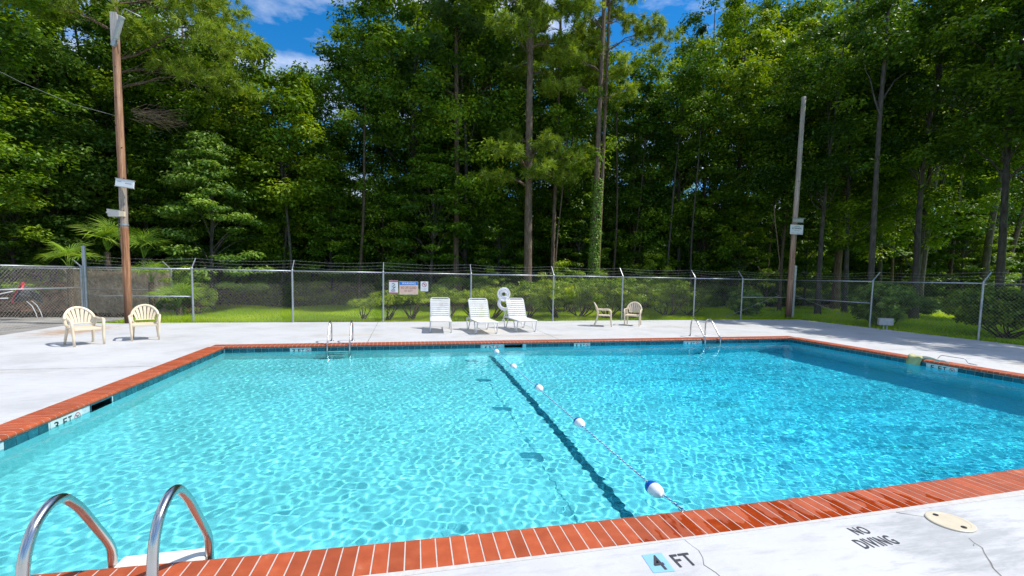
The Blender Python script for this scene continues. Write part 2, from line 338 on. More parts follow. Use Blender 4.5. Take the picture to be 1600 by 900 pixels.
def plaster_mat():
    m, nt, N, L, b = new_mat('absorption_tinted_plaster')
    geo = N.new('ShaderNodeNewGeometry'); sx = N.new('ShaderNodeSeparateXYZ'); L.new(geo.outputs['Position'], sx.inputs[0])
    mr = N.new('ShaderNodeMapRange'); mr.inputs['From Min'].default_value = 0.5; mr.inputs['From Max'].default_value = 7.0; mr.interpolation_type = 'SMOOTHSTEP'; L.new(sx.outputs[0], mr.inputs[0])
    mx = N.new('ShaderNodeMix'); mx.data_type = 'RGBA'; mx.inputs['A'].default_value = (.68, .80, .80, 1); mx.inputs['B'].default_value = (.24, .80, .97, 1); L.new(mr.outputs[0], mx.inputs['Factor'])  # bluer towards the deep end: the water's light absorption put into the plaster colour
    n = N.new('ShaderNodeTexNoise'); n.inputs['Scale'].default_value = .9; n.inputs['Detail'].default_value = 7; L.new(geo.outputs['Position'], n.inputs[0])
    r = ramp(N, [(.35, (.86, .88, .86)), (.6, (1, 1, 1))]); L.new(n.outputs[0], r.inputs[0])
    mu = N.new('ShaderNodeMix'); mu.data_type = 'RGBA'; mu.blend_type = 'MULTIPLY'; mu.inputs['Factor'].default_value = 1; L.new(mx.outputs['Result'], mu.inputs['A']); L.new(r.outputs[0], mu.inputs['B'])
    # algae patches on the deep end floor
    mp = N.new('ShaderNodeMapping'); mp.inputs['Scale'].default_value = (.9, 2.2, 1); L.new(geo.outputs['Position'], mp.inputs[0])
    v = N.new('ShaderNodeTexNoise'); v.inputs['Scale'].default_value = .8; v.inputs['Detail'].default_value = 8; L.new(mp.outputs[0], v.inputs[0])
    r2 = ramp(N, [(.63, (0, 0, 0)), (.74, (1, 1, 1))]); L.new(v.outputs[0], r2.inputs[0])
    mm = N.new('ShaderNodeMath'); mm.operation = 'MULTIPLY'; L.new(r2.outputs[0], mm.inputs[0]); L.new(mr.outputs[0], mm.inputs[1])
    m3 = N.new('ShaderNodeMix'); m3.data_type = 'RGBA'; m3.inputs['B'].default_value = (.10, .36, .38, 1); L.new(mm.outputs[0], m3.inputs['Factor']); L.new(mu.outputs['Result'], m3.inputs['A'])
    L.new(m3.outputs['Result'], b.inputs['Base Color']); b.inputs['Roughness'].default_value = .8; b.inputs['Specular IOR Level'].default_value = .1
    return m
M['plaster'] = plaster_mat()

def water_mat():
    m = bpy.data.materials.new('pool_water'); m.use_nodes = True; nt = m.node_tree; nt.nodes.clear()
    o = nt.nodes.new('ShaderNodeOutputMaterial'); g = nt.nodes.new('ShaderNodeBsdfGlass')
    g.inputs['Color'].default_value = (.52, .965, 1.0, 1); g.inputs['Roughness'].default_value = 0; g.inputs['IOR'].default_value = 1.33
    nt.links.new(g.outputs[0], o.inputs[0]); return m
M['water'] = water_mat()

def pole_mat(name, greys):
    """weathered utility-pole timber: orange-brown wood, bare grey stretches given as (z0, z1)"""
    m, nt, N, L, b = new_mat(name)
    tc = N.new('ShaderNodeTexCoord'); sx = N.new('ShaderNodeSeparateXYZ'); L.new(tc.outputs['Object'], sx.inputs[0])
    mp = N.new('ShaderNodeMapping'); mp.inputs['Scale'].default_value = (9, 9, .45); L.new(tc.outputs['Object'], mp.inputs[0])
    n = N.new('ShaderNodeTexNoise'); n.inputs['Scale'].default_value = 2.2; n.inputs['Detail'].default_value = 8; n.inputs['Roughness'].default_value = .65; L.new(mp.outputs[0], n.inputs[0])
    wd = ramp(N, [(.28, (.10, .035, .014)), (.45, (.30, .13, .06)), (.62, (.48, .25, .13)), (.78, (.66, .46, .30))]); L.new(n.outputs[0], wd.inputs[0])
    gr = ramp(N, [(.3, (.16, .13, .105)), (.55, (.40, .36, .31)), (.75, (.60, .57, .52))]); L.new(n.outputs[0], gr.inputs[0])
    # factor over height
    hr = N.new('ShaderNodeMapRange'); hr.inputs['From Min'].default_value = 0; hr.inputs['From Max'].default_value = 10; L.new(sx.outputs[2], hr.inputs[0])
    fr = ramp(N, [(max(0.0, min(1.0, z/10)), (v, v, v)) for z, v in greys]); L.new(hr.outputs[0], fr.inputs[0])
    mx = N.new('ShaderNodeMix'); mx.data_type = 'RGBA'; L.new(fr.outputs[0], mx.inputs['Factor']); L.new(wd.outputs[0], mx.inputs['A']); L.new(gr.outputs[0], mx.inputs['B'])
    # creosote darkness near the foot
    mr = N.new('ShaderNodeMapRange'); mr.inputs['From Min'].default_value = .2; mr.inputs['From Max'].default_value = 1.6; mr.inputs['To Min'].default_value = .28; mr.inputs['To Max'].default_value = 1.0; L.new(sx.outputs[2], mr.inputs[0])
    h = N.new('ShaderNodeHueSaturation'); L.new(mr.outputs[0], h.inputs['Value']); L.new(mx.outputs['Result'], h.inputs['Color']); L.new(h.outputs[0], b.inputs['Base Color'])
    b.inputs['Roughness'].default_value = .8
    bp = N.new('ShaderNodeBump'); bp.inputs['Strength'].default_value = .7; bp.inputs['Distance'].default_value = .02; L.new(n.outputs[0], bp.inputs['Height']); L.new(bp.outputs[0], b.inputs['Normal'])
    return m

# text as flat lettering
_fc = {}
def text_mesh(txt, x0, x1, z0, z1, m, name='lettering', th=.0015):
    """mesh in the XZ plane facing -Y filling the given box; letters stand on z0"""
    cu = bpy.data.curves.new('t', 'FONT'); cu.body = txt; cu.resolution_u = 3; cu.offset = .014; cu.space_character = 1.12
    o = bpy.data.objects.new('t', cu); COL.objects.link(o)
    dg = bpy.context.evaluated_depsgraph_get(); me = bpy.data.meshes.new_from_object(o.evaluated_get(dg))
    bpy.data.objects.remove(o); n = len(me.vertices); V = np.zeros(n*3); me.vertices.foreach_get('co', V); V = V.reshape(-1, 3)
    fs = [tuple(p.vertices) for p in me.polygons]; bpy.data.meshes.remove(me)
    mn, mxx = V.min(0), V.max(0); s = (V-mn)/np.maximum(mxx-mn, 1e-6)
    mb = MB(); P = [(x0+a[0]*(x1-x0), 0, z0+a[1]*(z1-z0)) for a in s]
    mb.add(P, fs); return mb

# ================================================================== SETTING: ground, deck, path
XL, XR, YB, YF = -4.345, 11.867, 11.954, 2.60        # outer edges of the coping
W = 0.33
IXL, IXR, IYB, IYF = XL+W, XR-W, YB-W, 2.945         # inner edges of the coping
DX0, DX1, DY0, DY1 = -9.95, 17.42, -9.0, 17.06       # concrete deck
def ring(mb, o, i, z):
    (a0, a1, b0, b1), (c0, c1, d0, d1) = o, i
    v = [(a0, b0, z), (a1, b0, z), (a1, b1, z), (a0, b1, z), (c0, d0, z), (c1, d0, z), (c1, d1, z), (c0, d1, z)]
    mb.add(v, [(0, 1, 5, 4), (1, 2, 6, 5), (2, 3, 7, 6), (3, 0, 4, 7)])
g = MB(); ring(g, (-420, 420, -420, 420), (DX0-.02, DX1+.02, DY0-.02, DY1+.02), -.06)
meta(g.build('ground', M['ground']), 'green lawn turning to brown leaf litter under the trees', kind='structure')
d = MB(); ring(d, (DX0, DX1, DY0, DY1), (XL, XR, YF, YB), 0.0)
for (a, b, c_, e) in [(DX0, DY0, DX1, DY0), (DX1, DY0, DX1, DY1), (DX1, DY1, DX0, DY1), (DX0, DY1, DX0, DY0)]:
    d.add([(a, b, 0), (c_, e, 0), (c_, e, -.14), (a, b, -.14)], [(0, 3, 2, 1)])
for (a, b, c_, e) in [(XL, YF, XR, YF), (XR, YF, XR, YB), (XR, YB, XL, YB), (XL, YB, XL, YF)]:
    d.add([(a, b, 0), (c_, e, 0), (c_, e, -.14), (a, b, -.14)], [(0, 1, 2, 3)])
deck = meta(d.build('pool_deck', M['deck']), 'pale grey painted concrete deck round the pool', kind='structure')
p = MB().add([(-26, 4, -.045), (DX0-.03, 4, -.045), (DX0-.03, 17.5, -.045), (-9.2, 19.6, -.045), (-26, 20.2, -.045)], [(0, 1, 2, 3, 4)])
meta(p.build('path', M['path']), 'grey concrete path beyond the fence on the left', kind='structure')
p = MB(); rr = random.Random(4)
pts = [(-8.45+math.cos(a)*(1.25+.3*rr.random())*(1.5 if math.cos(a) > 0 else .6), 17.28+math.sin(a)*.2, -.05) for a in np.linspace(0, 2*PI, 18)[:-1]]
p.add(pts, [tuple(range(len(pts)))]); meta(p.build('dirt', M['dirt']), 'bare orange dirt along the deck edge', kind='stuff')
# hairline cracks and joints in the deck, thin recess-coloured ribbons lying on the surface
crackm = plain('crack_filler', (.22, .20, .18), .9)
def ribbon(pts, wd, z, seed=0):
    r = random.Random(seed); P = []
    for (a, b) in zip(pts[:-1], pts[1:]):
        n = max(2, int(math.dist(a, b)/.06))
        for i in range(n): P.append((a[0]+(b[0]-a[0])*i/n+r.gauss(0, .006), a[1]+(b[1]-a[1])*i/n+r.gauss(0, .006)))
    P.append(pts[-1]); v = []; f = []
    for i, q in enumerate(P):
        t = Vector((P[min(i+1, len(P)-1)][0]-P[max(i-1, 0)][0], P[min(i+1, len(P)-1)][1]-P[max(i-1, 0)][1])).normalized()
        ww = wd*(.5+r.random()); v += [(q[0]-t.y*ww, q[1]+t.x*ww, z), (q[0]+t.y*ww, q[1]-t.x*ww, z)]
        if i: f.append((2*i-2, 2*i-1, 2*i+1, 2*i))
    return MB().add(v, f)
for i, (pts, wd) in enumerate([([(1.83, 2.60), (1.86, 2.47), (1.80, 2.33), (1.83, 2.1), (1.7, 1.8)], .0016),
                               ([(3.62, 2.62), (3.80, 2.50)], .003), ([(3.78, 2.22), (3.74, 2.12), (3.60, 1.98), (3.35, 1.75)], .003),
                               ([(3.71, 2.13), (3.76, 2.16)], .0025), ([(4.0, 2.58), (3.95, 2.66)], .0025),
                               ([(-.9, 12.0), (-.9, 17.05)], .006), ([(4.2, 12.0), (4.2, 17.05)], .006), ([(9.6, 12.0), (9.6, 17.05)], .006), ([(-9.9, 9.4), (-4.4, 9.4)], .006),
                               ([(11.9, 9.2), (17.4, 9.2)], .006), ([(11.9, 5.4), (17.4, 5.4)], .006), ([(3.2, 14.3), (3.9, 13.3), (4.6, 12.9)], .005), ([(1.3, 12.9), (2.9, 13.0), (4.6, 12.8)], .006)]):
    ribbon(pts, wd, .0022, i).build('crack', crackm, deck)

def deck_text(txt, x0, x1, y0, y1, m, parent, z=.004):
    mb = text_mesh(txt, x0, x1, y0, y1, m); mb.v = [(a, c, z) for a, b, c in mb.v]
    return mb.build('lettering', m, parent)
bt = MB().add([(1.462, 2.498, .002), (1.600, 2.494, .002), (1.581, 2.312, .002), (1.445, 2.324, .002)], [(3, 2, 1, 0)])
depthmark = meta(bt.build('depth_mark', M['lightblue']), 'light blue painted square with a black 4 and FT beside it', 'depth marking')
deck_text('4', 1.487, 1.555, 2.335, 2.478, M['lettering'], depthmark)
deck_text('FT', 1.632, 1.765, 2.338, 2.462, M['lettering'], depthmark, .003)
nd = deck_text('NO', 3.062, 3.19, 2.398, 2.490, M['lettering'], None, .003); nd.name = 'no_diving_marking'
meta(nd, 'black NO DIVING lettering painted on the grey deck', 'painted sign')
t2 = deck_text('DIVING', 2.953, 3.252, 2.258, 2.362, M['lettering'], nd, .003)

# skimmer lid
lid = MB().lathe([(.140, .0), (.140, .008), (.134, .012), (.112, .012), (.109, .010), (.0001, .010)], (3.905, 2.40, 0.001), 32, cap=False).build('skimmer_cover', M['cream'], smooth=False)
meta(lid, 'round cream skimmer lid set in the deck by the front coping', 'lid')
for (x, y) in [(3.895, 2.488), (3.90, 2.312)]:
    MB().lathe([(.017, .010), (.017, .0145), (.0001, .0145)], (x, y, .001), 12).build('finger_hole', M['black'], lid)

# ================================================================== POOL
pool = empty('pool_coping', (0, 0, 0), kind='structure', label='terracotta brick coping round the swimming pool')
def bow(x): return (.0075 if x < 1.7 else .0042)*(x-1.7)**2
PROF = [(0, -.055), (0, .004), (.298, .004), (.318, -.003), (.329, -.018), (.331, -.034), (.322, -.050), (.302, -.056)]
def brick_mesh(seed):
    r = random.Random(seed); mb = MB(); h = .0453; v = []
    for s in (-1, 1):
        for (a, z) in PROF: v.append((s*(h-(.0012 if z > 0 else 0)), a+r.gauss(0, .0008), z+(r.gauss(0, .0006) if z > 0 else 0)))
    n = len(PROF); f = [tuple(range(n)), tuple(range(2*n-1, n-1, -1))]+[(i, n+i, n+(i+1) % n, (i+1) % n) for i in range(n)]
    return mb.add(v, f).mesh('brick', M['brick'])
BR = [brick_mesh(i) for i in range(6)]
def bed(path, name='coping_grout'):
    """mortar bed under a run of bricks: path = list of (x, y, across_dx, across_dy)"""
    v = []; f = []; n = len(PROF)
    for (x, y, ax, ay) in path:
        for k, (a, z) in enumerate(PROF):
            a2 = a-.0018 if a > .1 else (a-.03 if abs(ay) < .5 or ay < 0 else 2.5965-y)
            zz = z-.0015 if z > -.01 else z
            v.append((x+ax*a2, y+ay*a2, zz))
    for i in range(len(path)-1):
        for k in range(n): f.append((i*n+k, (i+1)*n+k, (i+1)*n+(k+1) % n, i*n+(k+1) % n))
    MB().add(v, f).build(name, M['grout'], pool)
bed([(x, 2.62+bow(x), 0, 1) for x in np.linspace(XL+.03, XR-.03, 60)])
bed([(XL, y, 1, 0) for y in np.linspace(2.7, YB-.03, 3)][::-1]); bed([(XR, y, -1, 0) for y in np.linspace(2.7, YB-.03, 3)]); bed([(x, YB, 0, -1) for x in np.linspace(XL+.03, XR-.03, 3)][::-1])
PIT = .0966; joined = MB()
def put_brick(x, y, rz, single, k):
    me = BR[k % 6]
    if single: link('brick', me, pool, (x, y, 0), rz)
    else:
        R = Matrix.Rotation(rz, 3, 'Z'); joined.add([R @ q.co+Vector((x, y, 0)) for q in me.vertices], [tuple(q.vertices) for q in me.polygons])
for k in range(-60, 108):
    x = 1.4511+PIT*(k+.5)
    if XL+.06 < x < XR-.06: put_brick(x, 2.62+bow(x), math.atan(.0084*(x-1.7)*(1.8 if x < 1.7 else 1)), -2.3 < x < 6.1, k+60)
n = int((YB-W-2.98)/PIT)
for k in range(n):
    y = YB-W-PIT*(k+.5)
    put_brick(XL, y, -PI/2, y > 5.7, k); put_brick(XR, y, PI/2, y > 6.2, k+3)
for k in range(int((XR-XL)/PIT)): put_brick(XL+.03+PIT*(k+.5), YB, PI, False, k)
meta(joined.build('brick_row', M['brick'], pool), kind='stuff')

# shell: walls and floor (receive the caustics of the water surface)
def recv(o): o.cycles.is_caustics_receiver = True; return o
WXL, WXR, WYB, WYF = IXL-.022, IXR+.022, IYB+.022, IYF-.03
ZW = -.136
def floor_z(x):
    if x < 2.2: return -1.05-.2*(x-WXL)/(2.2-WXL)
    if x < 7.5: return -1.25-.68*(x-2.2)/5.3
    return -1.93
xs = [WXL, 2.2, 7.5, WXR]; v = []; f = []
for x in xs: v += [(x, WYF, floor_z(x)), (x, WYB, floor_z(x))]
for i in range(3): f.append((2*i, 2*i+2, 2*i+3, 2*i+1))
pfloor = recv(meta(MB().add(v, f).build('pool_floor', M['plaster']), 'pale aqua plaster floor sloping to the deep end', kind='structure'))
T = .1450; TP = .1525; ZT = -.133
SK_B, SK_L = (2.565, 3.065), (7.025, 7.475)
def strip(mb, a, b, z0, z1, holes=()):
    """vertical wall from a to b with rectangular openings (t0, t1) measured along the world axis it runs on"""
    k = 0 if abs(a[0]-b[0]) > abs(a[1]-b[1]) else 1; sg = 1 if b[k] > a[k] else -1; cuts = [a[k]]
    def q4(t0, t1, za, zb):
        p = [list(a), list(a)]; p[0][k] = t0; p[1][k] = t1
        mb.add([(*p[0], za), (*p[1], za), (*p[1], zb), (*p[0], zb)], [(0, 1, 2, 3)])
    cur = a[k]
    for (t0, t1) in (sorted(holes) if sg > 0 else [(h1, h0) for h0, h1 in sorted(holes, reverse=True)]):
        q4(cur, t0, z0, z1); q4(t0, t1, z0, max(z0, ZT-.066)); q4(t0, t1, ZT+.066, z1); cur = t1
    q4(cur, b[k], z0, z1)
wm = MB()
strip(wm, (WXL, WYF), (WXL, WYB), -2.05, -.05, [SK_L]); strip(wm, (WXL, WYB), (WXR, WYB), -2.05, -.05, [SK_B]); strip(wm, (WXR, WYB), (WXR, WYF), -2.05, -.05); strip(wm, (WXR, WYF), (WXL, WYF), -2.05, -.05)
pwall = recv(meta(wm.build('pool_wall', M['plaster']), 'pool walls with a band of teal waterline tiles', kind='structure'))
# waterline tiles
tile_me = MB().box((0, 0, 0), (T, .009, T), bev=.002).mesh('tile', M['tile'])
gb = MB(); e = .003
strip(gb, (WXL+e, WYF+e), (WXL+e, WYB-e), ZT-.08, -.05, [SK_L]); strip(gb, (WXL+e, WYB-e), (WXR-e, WYB-e), ZT-.08, -.05, [SK_B]); strip(gb, (WXR-e, WYB-e), (WXR-e, WYF+e), ZT-.08, -.05); strip(gb, (WXR-e, WYF+e), (WXL+e, WYF+e), ZT-.08, -.05)
grm = noisy('tile_grout', [(.3, (.40, .54, .56)), (.7, (.58, .68, .68))], 20, .7)
recv(gb.build('tile_grout', grm, pwall))
GAPS_B = [(-2.63, -2.16), (1.985, 2.465), (2.56, 3.07), (4.51, 4.99), (7.935, 8.415)]
GAPS_L = [(6.32, 6.86), (7.02, 7.48)]; GAPS_R = [(7.22, 7.80)]
def blocked(q, gaps): return any(a-.05 < q < b+.05 for a, b in gaps)
# small trim tiles just under the coping read as one dark strip
for k in range(int((WXR-WXL)/TP)):
    x = WXL+.03+TP*(k+.5)
    if not blocked(x, GAPS_B): recv(link('tile', tile_me, pwall, (x, WYB-.006, ZT)))
for k in range(int((WYB-5.6)/TP)):
    y = WYB-.01-TP*(k+.5)
    if not blocked(y, GAPS_L): recv(link('tile', tile_me, pwall, (WXL+.006, y, ZT), PI/2))
    if not blocked(y, GAPS_R): recv(link('tile', tile_me, pwall, (WXR-.006, y, ZT), PI/2))
ft = MB()
for k in range(int((WXR-WXL)/TP)): ft.box((WXL+.03+TP*(k+.5), WYF+.006, ZT), (T, .009, T))
for k in range(16):
    ft.box((WXL+.006, WYF+.1+TP*(k+.5), ZT), (.009, T, T)); ft.box((WXR-.006, WYF+.1+TP*(k+.5), ZT), (.009, T, T))
meta(ft.build('tile_row', M['tile'], pwall), kind='stuff')

# depth markers set in the tile band
def no_dive(mb_red, mb_blk, x, z, r, y=-.004):
    n = 20
    v = [(x+rr_*math.cos(2*PI*k/n), y, z+rr_*math.sin(2*PI*k/n)) for k in range(n) for rr_ in (r, r*.80)]
    mb_red.add(v, [(2*k, 2*((k+1) % n), 2*((k+1) % n)+1, 2*k+1) for k in range(n)])
    c = .7071*r; t = r*.09
    mb_red.add([(x-c-t, y-.0004, z+c-t), (x-c+t, y-.0004, z+c+t), (x+c+t, y-.0004, z-c+t), (x+c-t, y-.0004, z-c-t)], [(0, 1, 2, 3)])
    # diver: head, body, arms pitched down
    mb_blk.add([(x+.32*r, y+.0003, z-.42*r), (x+.46*r, y+.0003, z-.30*r), (x-.30*r, y+.0003, z+.55*r), (x-.48*r, y+.0003, z+.42*r)], [(0, 1, 2, 3)])
    mb_blk.add([(x-.05*r, y+.0003, z+.05*r), (x+.55*r, y+.0003, z+.18*r), (x+.50*r, y+.0003, z+.32*r), (x-.15*r, y+.0003, z+.28*r)], [(0, 1, 2, 3)])
def marker(loc, rz, wdt, txt, label, blank_first=False):
    o = MB().box((0, 0, 0), (wdt, .010, T), bev=.001).build('depth_marker', M['mark_tile'], loc=loc, rz=rz); recv(o)
    meta(o, label, 'depth marker', 'depth marker tiles on the waterline')
    h = .05
    a = -wdt/2
    for s, (p0, p1) in zip(txt, [(.10, .24), (.38, .50), (.54, .66)]):
        if s == ' ': continue
        mb = text_mesh(s, a+wdt*p0, a+wdt*p1, -h, h, M['black']); mb.v = [(q[0], -.0062, q[2]) for q in mb.v]; recv(mb.build('lettering', M['black'], o))
    r_, k_ = MB(), MB(); no_dive(r_, k_, a+wdt*.85, 0, .056, -.0064)
    recv(r_.build('no_diving_symbol', M['pinkred'], o)); recv(k_.build('diver_figure', M['black'], o))
    return o
bp_y = WYB-.0062
marker((-2.395, bp_y, ZT), 0, .47, '3FT', 'white 3 FT marker left of the far left pool ladder')
marker((2.225, bp_y, ZT), 0, .47, '4FT', 'white 4 FT marker where the float rope meets the far wall')
marker((4.75, bp_y, ZT), 0, .47, '5FT', 'white 5 FT marker midway along the far wall, right of the dark skimmer mouth')
marker((8.175, bp_y, ZT), 0, .47, '6FT', 'white 6 FT marker just left of the far right pool ladder')
marker((WXL+.0062, 6.59, ZT), PI/2, .53, '3FT', 'white 3 FT marker on the left side wall near the camera')
marker((WXR-.0062, 7.51, ZT), -PI/2, .56, '5FT', 'white FT marker under the draped yellow cloth on the right wall')
def skimmer(loc, rz, wd, label):
    h_ = .0655; x_ = wd/2-.001; D = .34
    o = MB().add([(-x_, 0, -h_), (x_, 0, -h_), (x_, 0, h_), (-x_, 0, h_), (-x_, D, -h_), (x_, D, -h_), (x_, D, h_), (-x_, D, h_)], [(0, 1, 5, 4), (1, 2, 6, 5), (2, 3, 7, 6), (3, 0, 4, 7), (4, 5, 6, 7)]).build('skimmer_mouth', M['black'], loc=loc, rz=rz)
    meta(o, label, 'skimmer opening')
    mb = MB()
    for z in (-T/2+.004, T/2-.004): mb.box((0, -.004, z), (wd, .012, .008))
    for x in (-wd/2+.005, wd/2-.005): mb.box((x, -.0045, 0), (.010, .012, T-.02))
    mb.build('frame', M['tile'], o)
    MB().box((0, .05, -.035), (wd*.8, .006, .012)).build('weir_flap', M['greybox'], o)
skimmer((2.815, bp_y, ZT), 0, .50, 'dark skimmer mouth in the far tile band')
skimmer((WXL+.0062, 7.25, ZT), PI/2, .45, 'dark skimmer mouth in the left tile band')

# dark tile stripe across the floor at the slope break
st_me = MB().box((0, 0, 0), (.056, .066, .006)).mesh('tile', M['stripe_tile'])
sb = MB().add([(2.135, WYF, -1.2455), (2.257, WYF, -1.2455), (2.257, WYB, -1.2455), (2.135, WYB, -1.2455)], [(0, 1, 2, 3)]).build('stripe_grout', grm, pfloor); recv(sb)
sb.location.z = .004
for k in range(int((WYB-WYF)/.070)):
    for x in (2.166, 2.226): recv(link('tile', st_me, pfloor, (x, WYF+.070*(k+.5), -1.2395)))

# ---- water: real ripples; the ripples bend the view and focus the sun on the floor
def water():
    x0, x1, y0, y1 = WXL-.015, WXR+.015, WYF-.015, WYB+.015
    gx_ = np.arange(x0, x1+.017, .018); gy_ = [y0]
    while gy_[-1] < y1: gy_.append(gy_[-1]+.0155+.0024*(gy_[-1]-y0))
    gy_ = np.array(gy_); gy_[-1] = y1; gx_[-1] = x1
    GX, GY = np.meshgrid(gx_, gy_, indexing='ij'); rng = np.random.RandomState(3); Z = np.zeros_like(GX)
    for lam, A, K in [(.092, .00026, 20), (.138, .00046, 22), (.26, .00044, 12), (.8, .0008, 8)]:
        for i in range(K):
            l_ = lam*rng.uniform(.8, 1.25); a = rng.uniform(0, 2*PI); k = 2*PI/l_
            Z += A/math.sqrt(K)*1.4*np.cos(k*(GX*math.cos(a)+GY*math.sin(a))+rng.uniform(0, 6.28))
    # a few ring ripples near the stripe, as where an insect touched the surface
    for (cx, cy) in [(1.30, 3.62), (6.3, 5.3)]:
        R = np.hypot(GX-cx, GY-cy); Z += .0011*np.cos(2*PI*R/.075)*np.exp(-(R/.16)**2)
    calm = .55+.45*np.clip((GX-WXL)/1.2, 0, 1); Z = Z*calm+ZW
    V = np.stack([GX, GY, Z], -1).reshape(-1, 3); I = np.arange(GX.size).reshape(GX.shape)
    Fq = np.stack([I[:-1, :-1], I[1:, :-1], I[1:, 1:], I[:-1, 1:]], -1).reshape(-1, 4)
    o = link('water', bulk('water', V, Fq, M['water'], smooth=True)); o.cycles.is_caustics_caster = True
    meta(o, 'clear turquoise pool water with small ripples', kind='structure')
water()

# ---- ladders (rails in planes X = const; local frame: +y points over the pool)
def rail_path(pts, r=.07):
    """polyline with rounded corners"""
    P = [Vector(p) for p in pts]; out = [P[0]]
    for i in range(1, len(P)-1):
        a = (P[i-1]-P[i]); b = (P[i+1]-P[i]); d_ = min(r, a.length*.45, b.length*.45)
        p0 = P[i]+a.normalized()*d_; p1 = P[i]+b.normalized()*d_
        for t in np.linspace(0, 1, 6): out.append(p0*(1-t)**2+P[i]*2*t*(1-t)+p1*t*t)
    out.append(P[-1]); return out
def pool_ladder(loc, rz, half, prof, steps, label, tube_r=.024, depth=-1.05):
    o = empty('pool_ladder', loc, rz, label, 'pool ladder', 'stainless steel pool ladders')
    for s in (-1, 1):
        rr_ = MB().tube(rail_path([(s*half, y, z) for y, z in prof], .09), tube_r, 14).build('rail', M['steel'], o, smooth=True); recv(rr_)
        MB().lathe([(.055, 0.001), (.055, .008), (.034, .020), (.025, .020)], (s*half, prof[0][0], 0), 18, cap=False).build('escutcheon', M['steel'], o, smooth=True)
    for (y, z, dy) in steps:
        recv(MB().box((0, y, z), (2*half-.03, dy, .035), bev=.008).build('step', M['step'], o))
    return o
FP = [(2.41, -.02), (2.415, .30), (2.44, .44), (2.50, .545), (2.60, .60), (2.69, .595), (2.80, .49), (3.015, .175), (3.055, .10), (3.06, -.05), (3.06, -.85)]
FPL = [(y-2.41, z) for y, z in FP]
pool_ladder((-1.425, 2.41, 0), 0, .255, FPL, [(.665, -.02, .13), (.665, -.40, .09), (.665, -.70, .09)], 'large steel ladder nearest the camera in the lower left corner')
BP = [(0, -.02), (0, .36), (.06, .50), (.20, .52), (.32, .44), (.70, .02), (.74, -.10), (.74, -.95)]
pool_ladder((-1.54, 12.30, 0), PI, .255, [(0, -.02), (0, .36), (.05, .50), (.17, .53), (.30, .50), (.62, .10), (.70, -.04), (.72, -.95)], [(.74, -.22, .10), (.74, -.45, .10), (.74, -.68, .10)], 'far pool ladder in front of the empty fence, left of the loungers', .020)
pool_ladder((8.80, 12.28, 0), PI, .255, [(0, -.02), (.0, .36), (.05, .50), (.17, .55), (.30, .48), (.68, .06), (.72, -.04), (.73, -.95)], [(.78, -.155, .12), (.78, -.42, .10), (.78, -.70, .10)], 'far right pool ladder with a white step at the water', .021)

# ---- float rope
rope = empty('float_rope', (2.175, WYF, 0), label='twisted blue and white rope strung across the pool', cat='rope')
def strand(ph, m):
    L_ = WYB-WYF; nn = int(L_/.013); P = []
    for i in range(nn+1):
        y = L_*i/nn; a = 2*PI*y/.075+ph
        sag = -.075-.055*(1-((2*y/L_)-1)**16); P.append((.0042*math.cos(a), y, sag+.012+.0042*math.sin(a)))
    recv(MB().tube(P, .0045, 5).build('strand', m, rope, smooth=True))
strand(0, M['rope_w']); strand(PI, M['rope_b'])
hook = MB().tube([(0, .30, -.112), (.012, .27, -.112), (.012, .22, -.112), (0, .20, -.112), (-.012, .22, -.112), (-.010, .25, -.112)], .005, 6).build('snap_hook', M['steel'], rope, smooth=True)
MB().lathe([(.03, 0), (.03, .01), (.01, .014)], (2.175, 0, -.08), 12, axis='y').build('wall_anchor', M['steel'], rope).location = (-2.175, .01, 0)
def half_float(s):
    pr = []
    for t in np.linspace(0, 1, 9):
        h = t*.112; r = .057*math.sqrt(max(0, 1-(t)**2.2))+.010
        pr.append((r, s*h))
    pr.append((.0001, s*.116)); return pr if s > 0 else pr[::-1]
fw_ = MB().lathe(half_float(-1), n=20, axis='y', cap=False).mesh('white_end', M['float_w'], True)
fb_ = MB().lathe(half_float(1), n=20, axis='y', cap=False).mesh('blue_end', M['float_b'], True)
tips = ['nearest float on the rope, showing its blue end', 'second float from the front coping, on the pool rope', 'middle float of the five on the pool rope', 'fourth float on the rope, near the far wall', 'farthest float, bobbing against the far pool wall']
for (x, y), lb in zip([(2.155, 3.51), (2.18, 5.36), (2.19, 7.19), (2.19, 9.02), (2.20, 10.86)], tips):
    o = empty('rope_float', (x, y, -.118), random.uniform(-.04, .04), 'egg shaped blue and white '+lb, 'float', 'floats on the pool rope')
    recv(link('white_end', fw_, o)); recv(link('blue_end', fb_, o))
    recv(MB().lathe([(.011, -.125), (.011, .125)], n=10, axis='y').build('rope_sleeve', M['float_w'], o))

# ---- things on the right pool edge
cl = empty('yellow_cloth', (IXR, 8.0, 0), label='faded yellow vinyl sheet draped over the right pool edge', cat='pool toy')
def sheet(fn, nu, nv, m, name, par, th=.008):
    v = [fn(i/nu, j/nv) for i in range(nu+1) for j in range(nv+1)]; k = nv+1
    f = [(i*k+j, (i+1)*k+j, (i+1)*k+j+1, i*k+j+1) for i in range(nu) for j in range(nv)]
    o = MB().add(v, f).build(name, m, par, smooth=True)
    so_ = o.modifiers.new('thick', 'SOLIDIFY'); so_.thickness = th; return o
def drape(u, v_):
    y = .20-.30*v_+.02*math.sin(9*u); s = u*.58
    if s < .33: x, z = .30-s, .028+.015*math.sin(7*v_+5*u)+.05*math.sin(PI*u)*(1-v_)
    else: x, z = -.045-.03*math.sin(6*v_), .02-(s-.33)*.72
    return (x, y, z)
recv(sheet(drape, 18, 10, M['yellow'], 'sheet', cl))
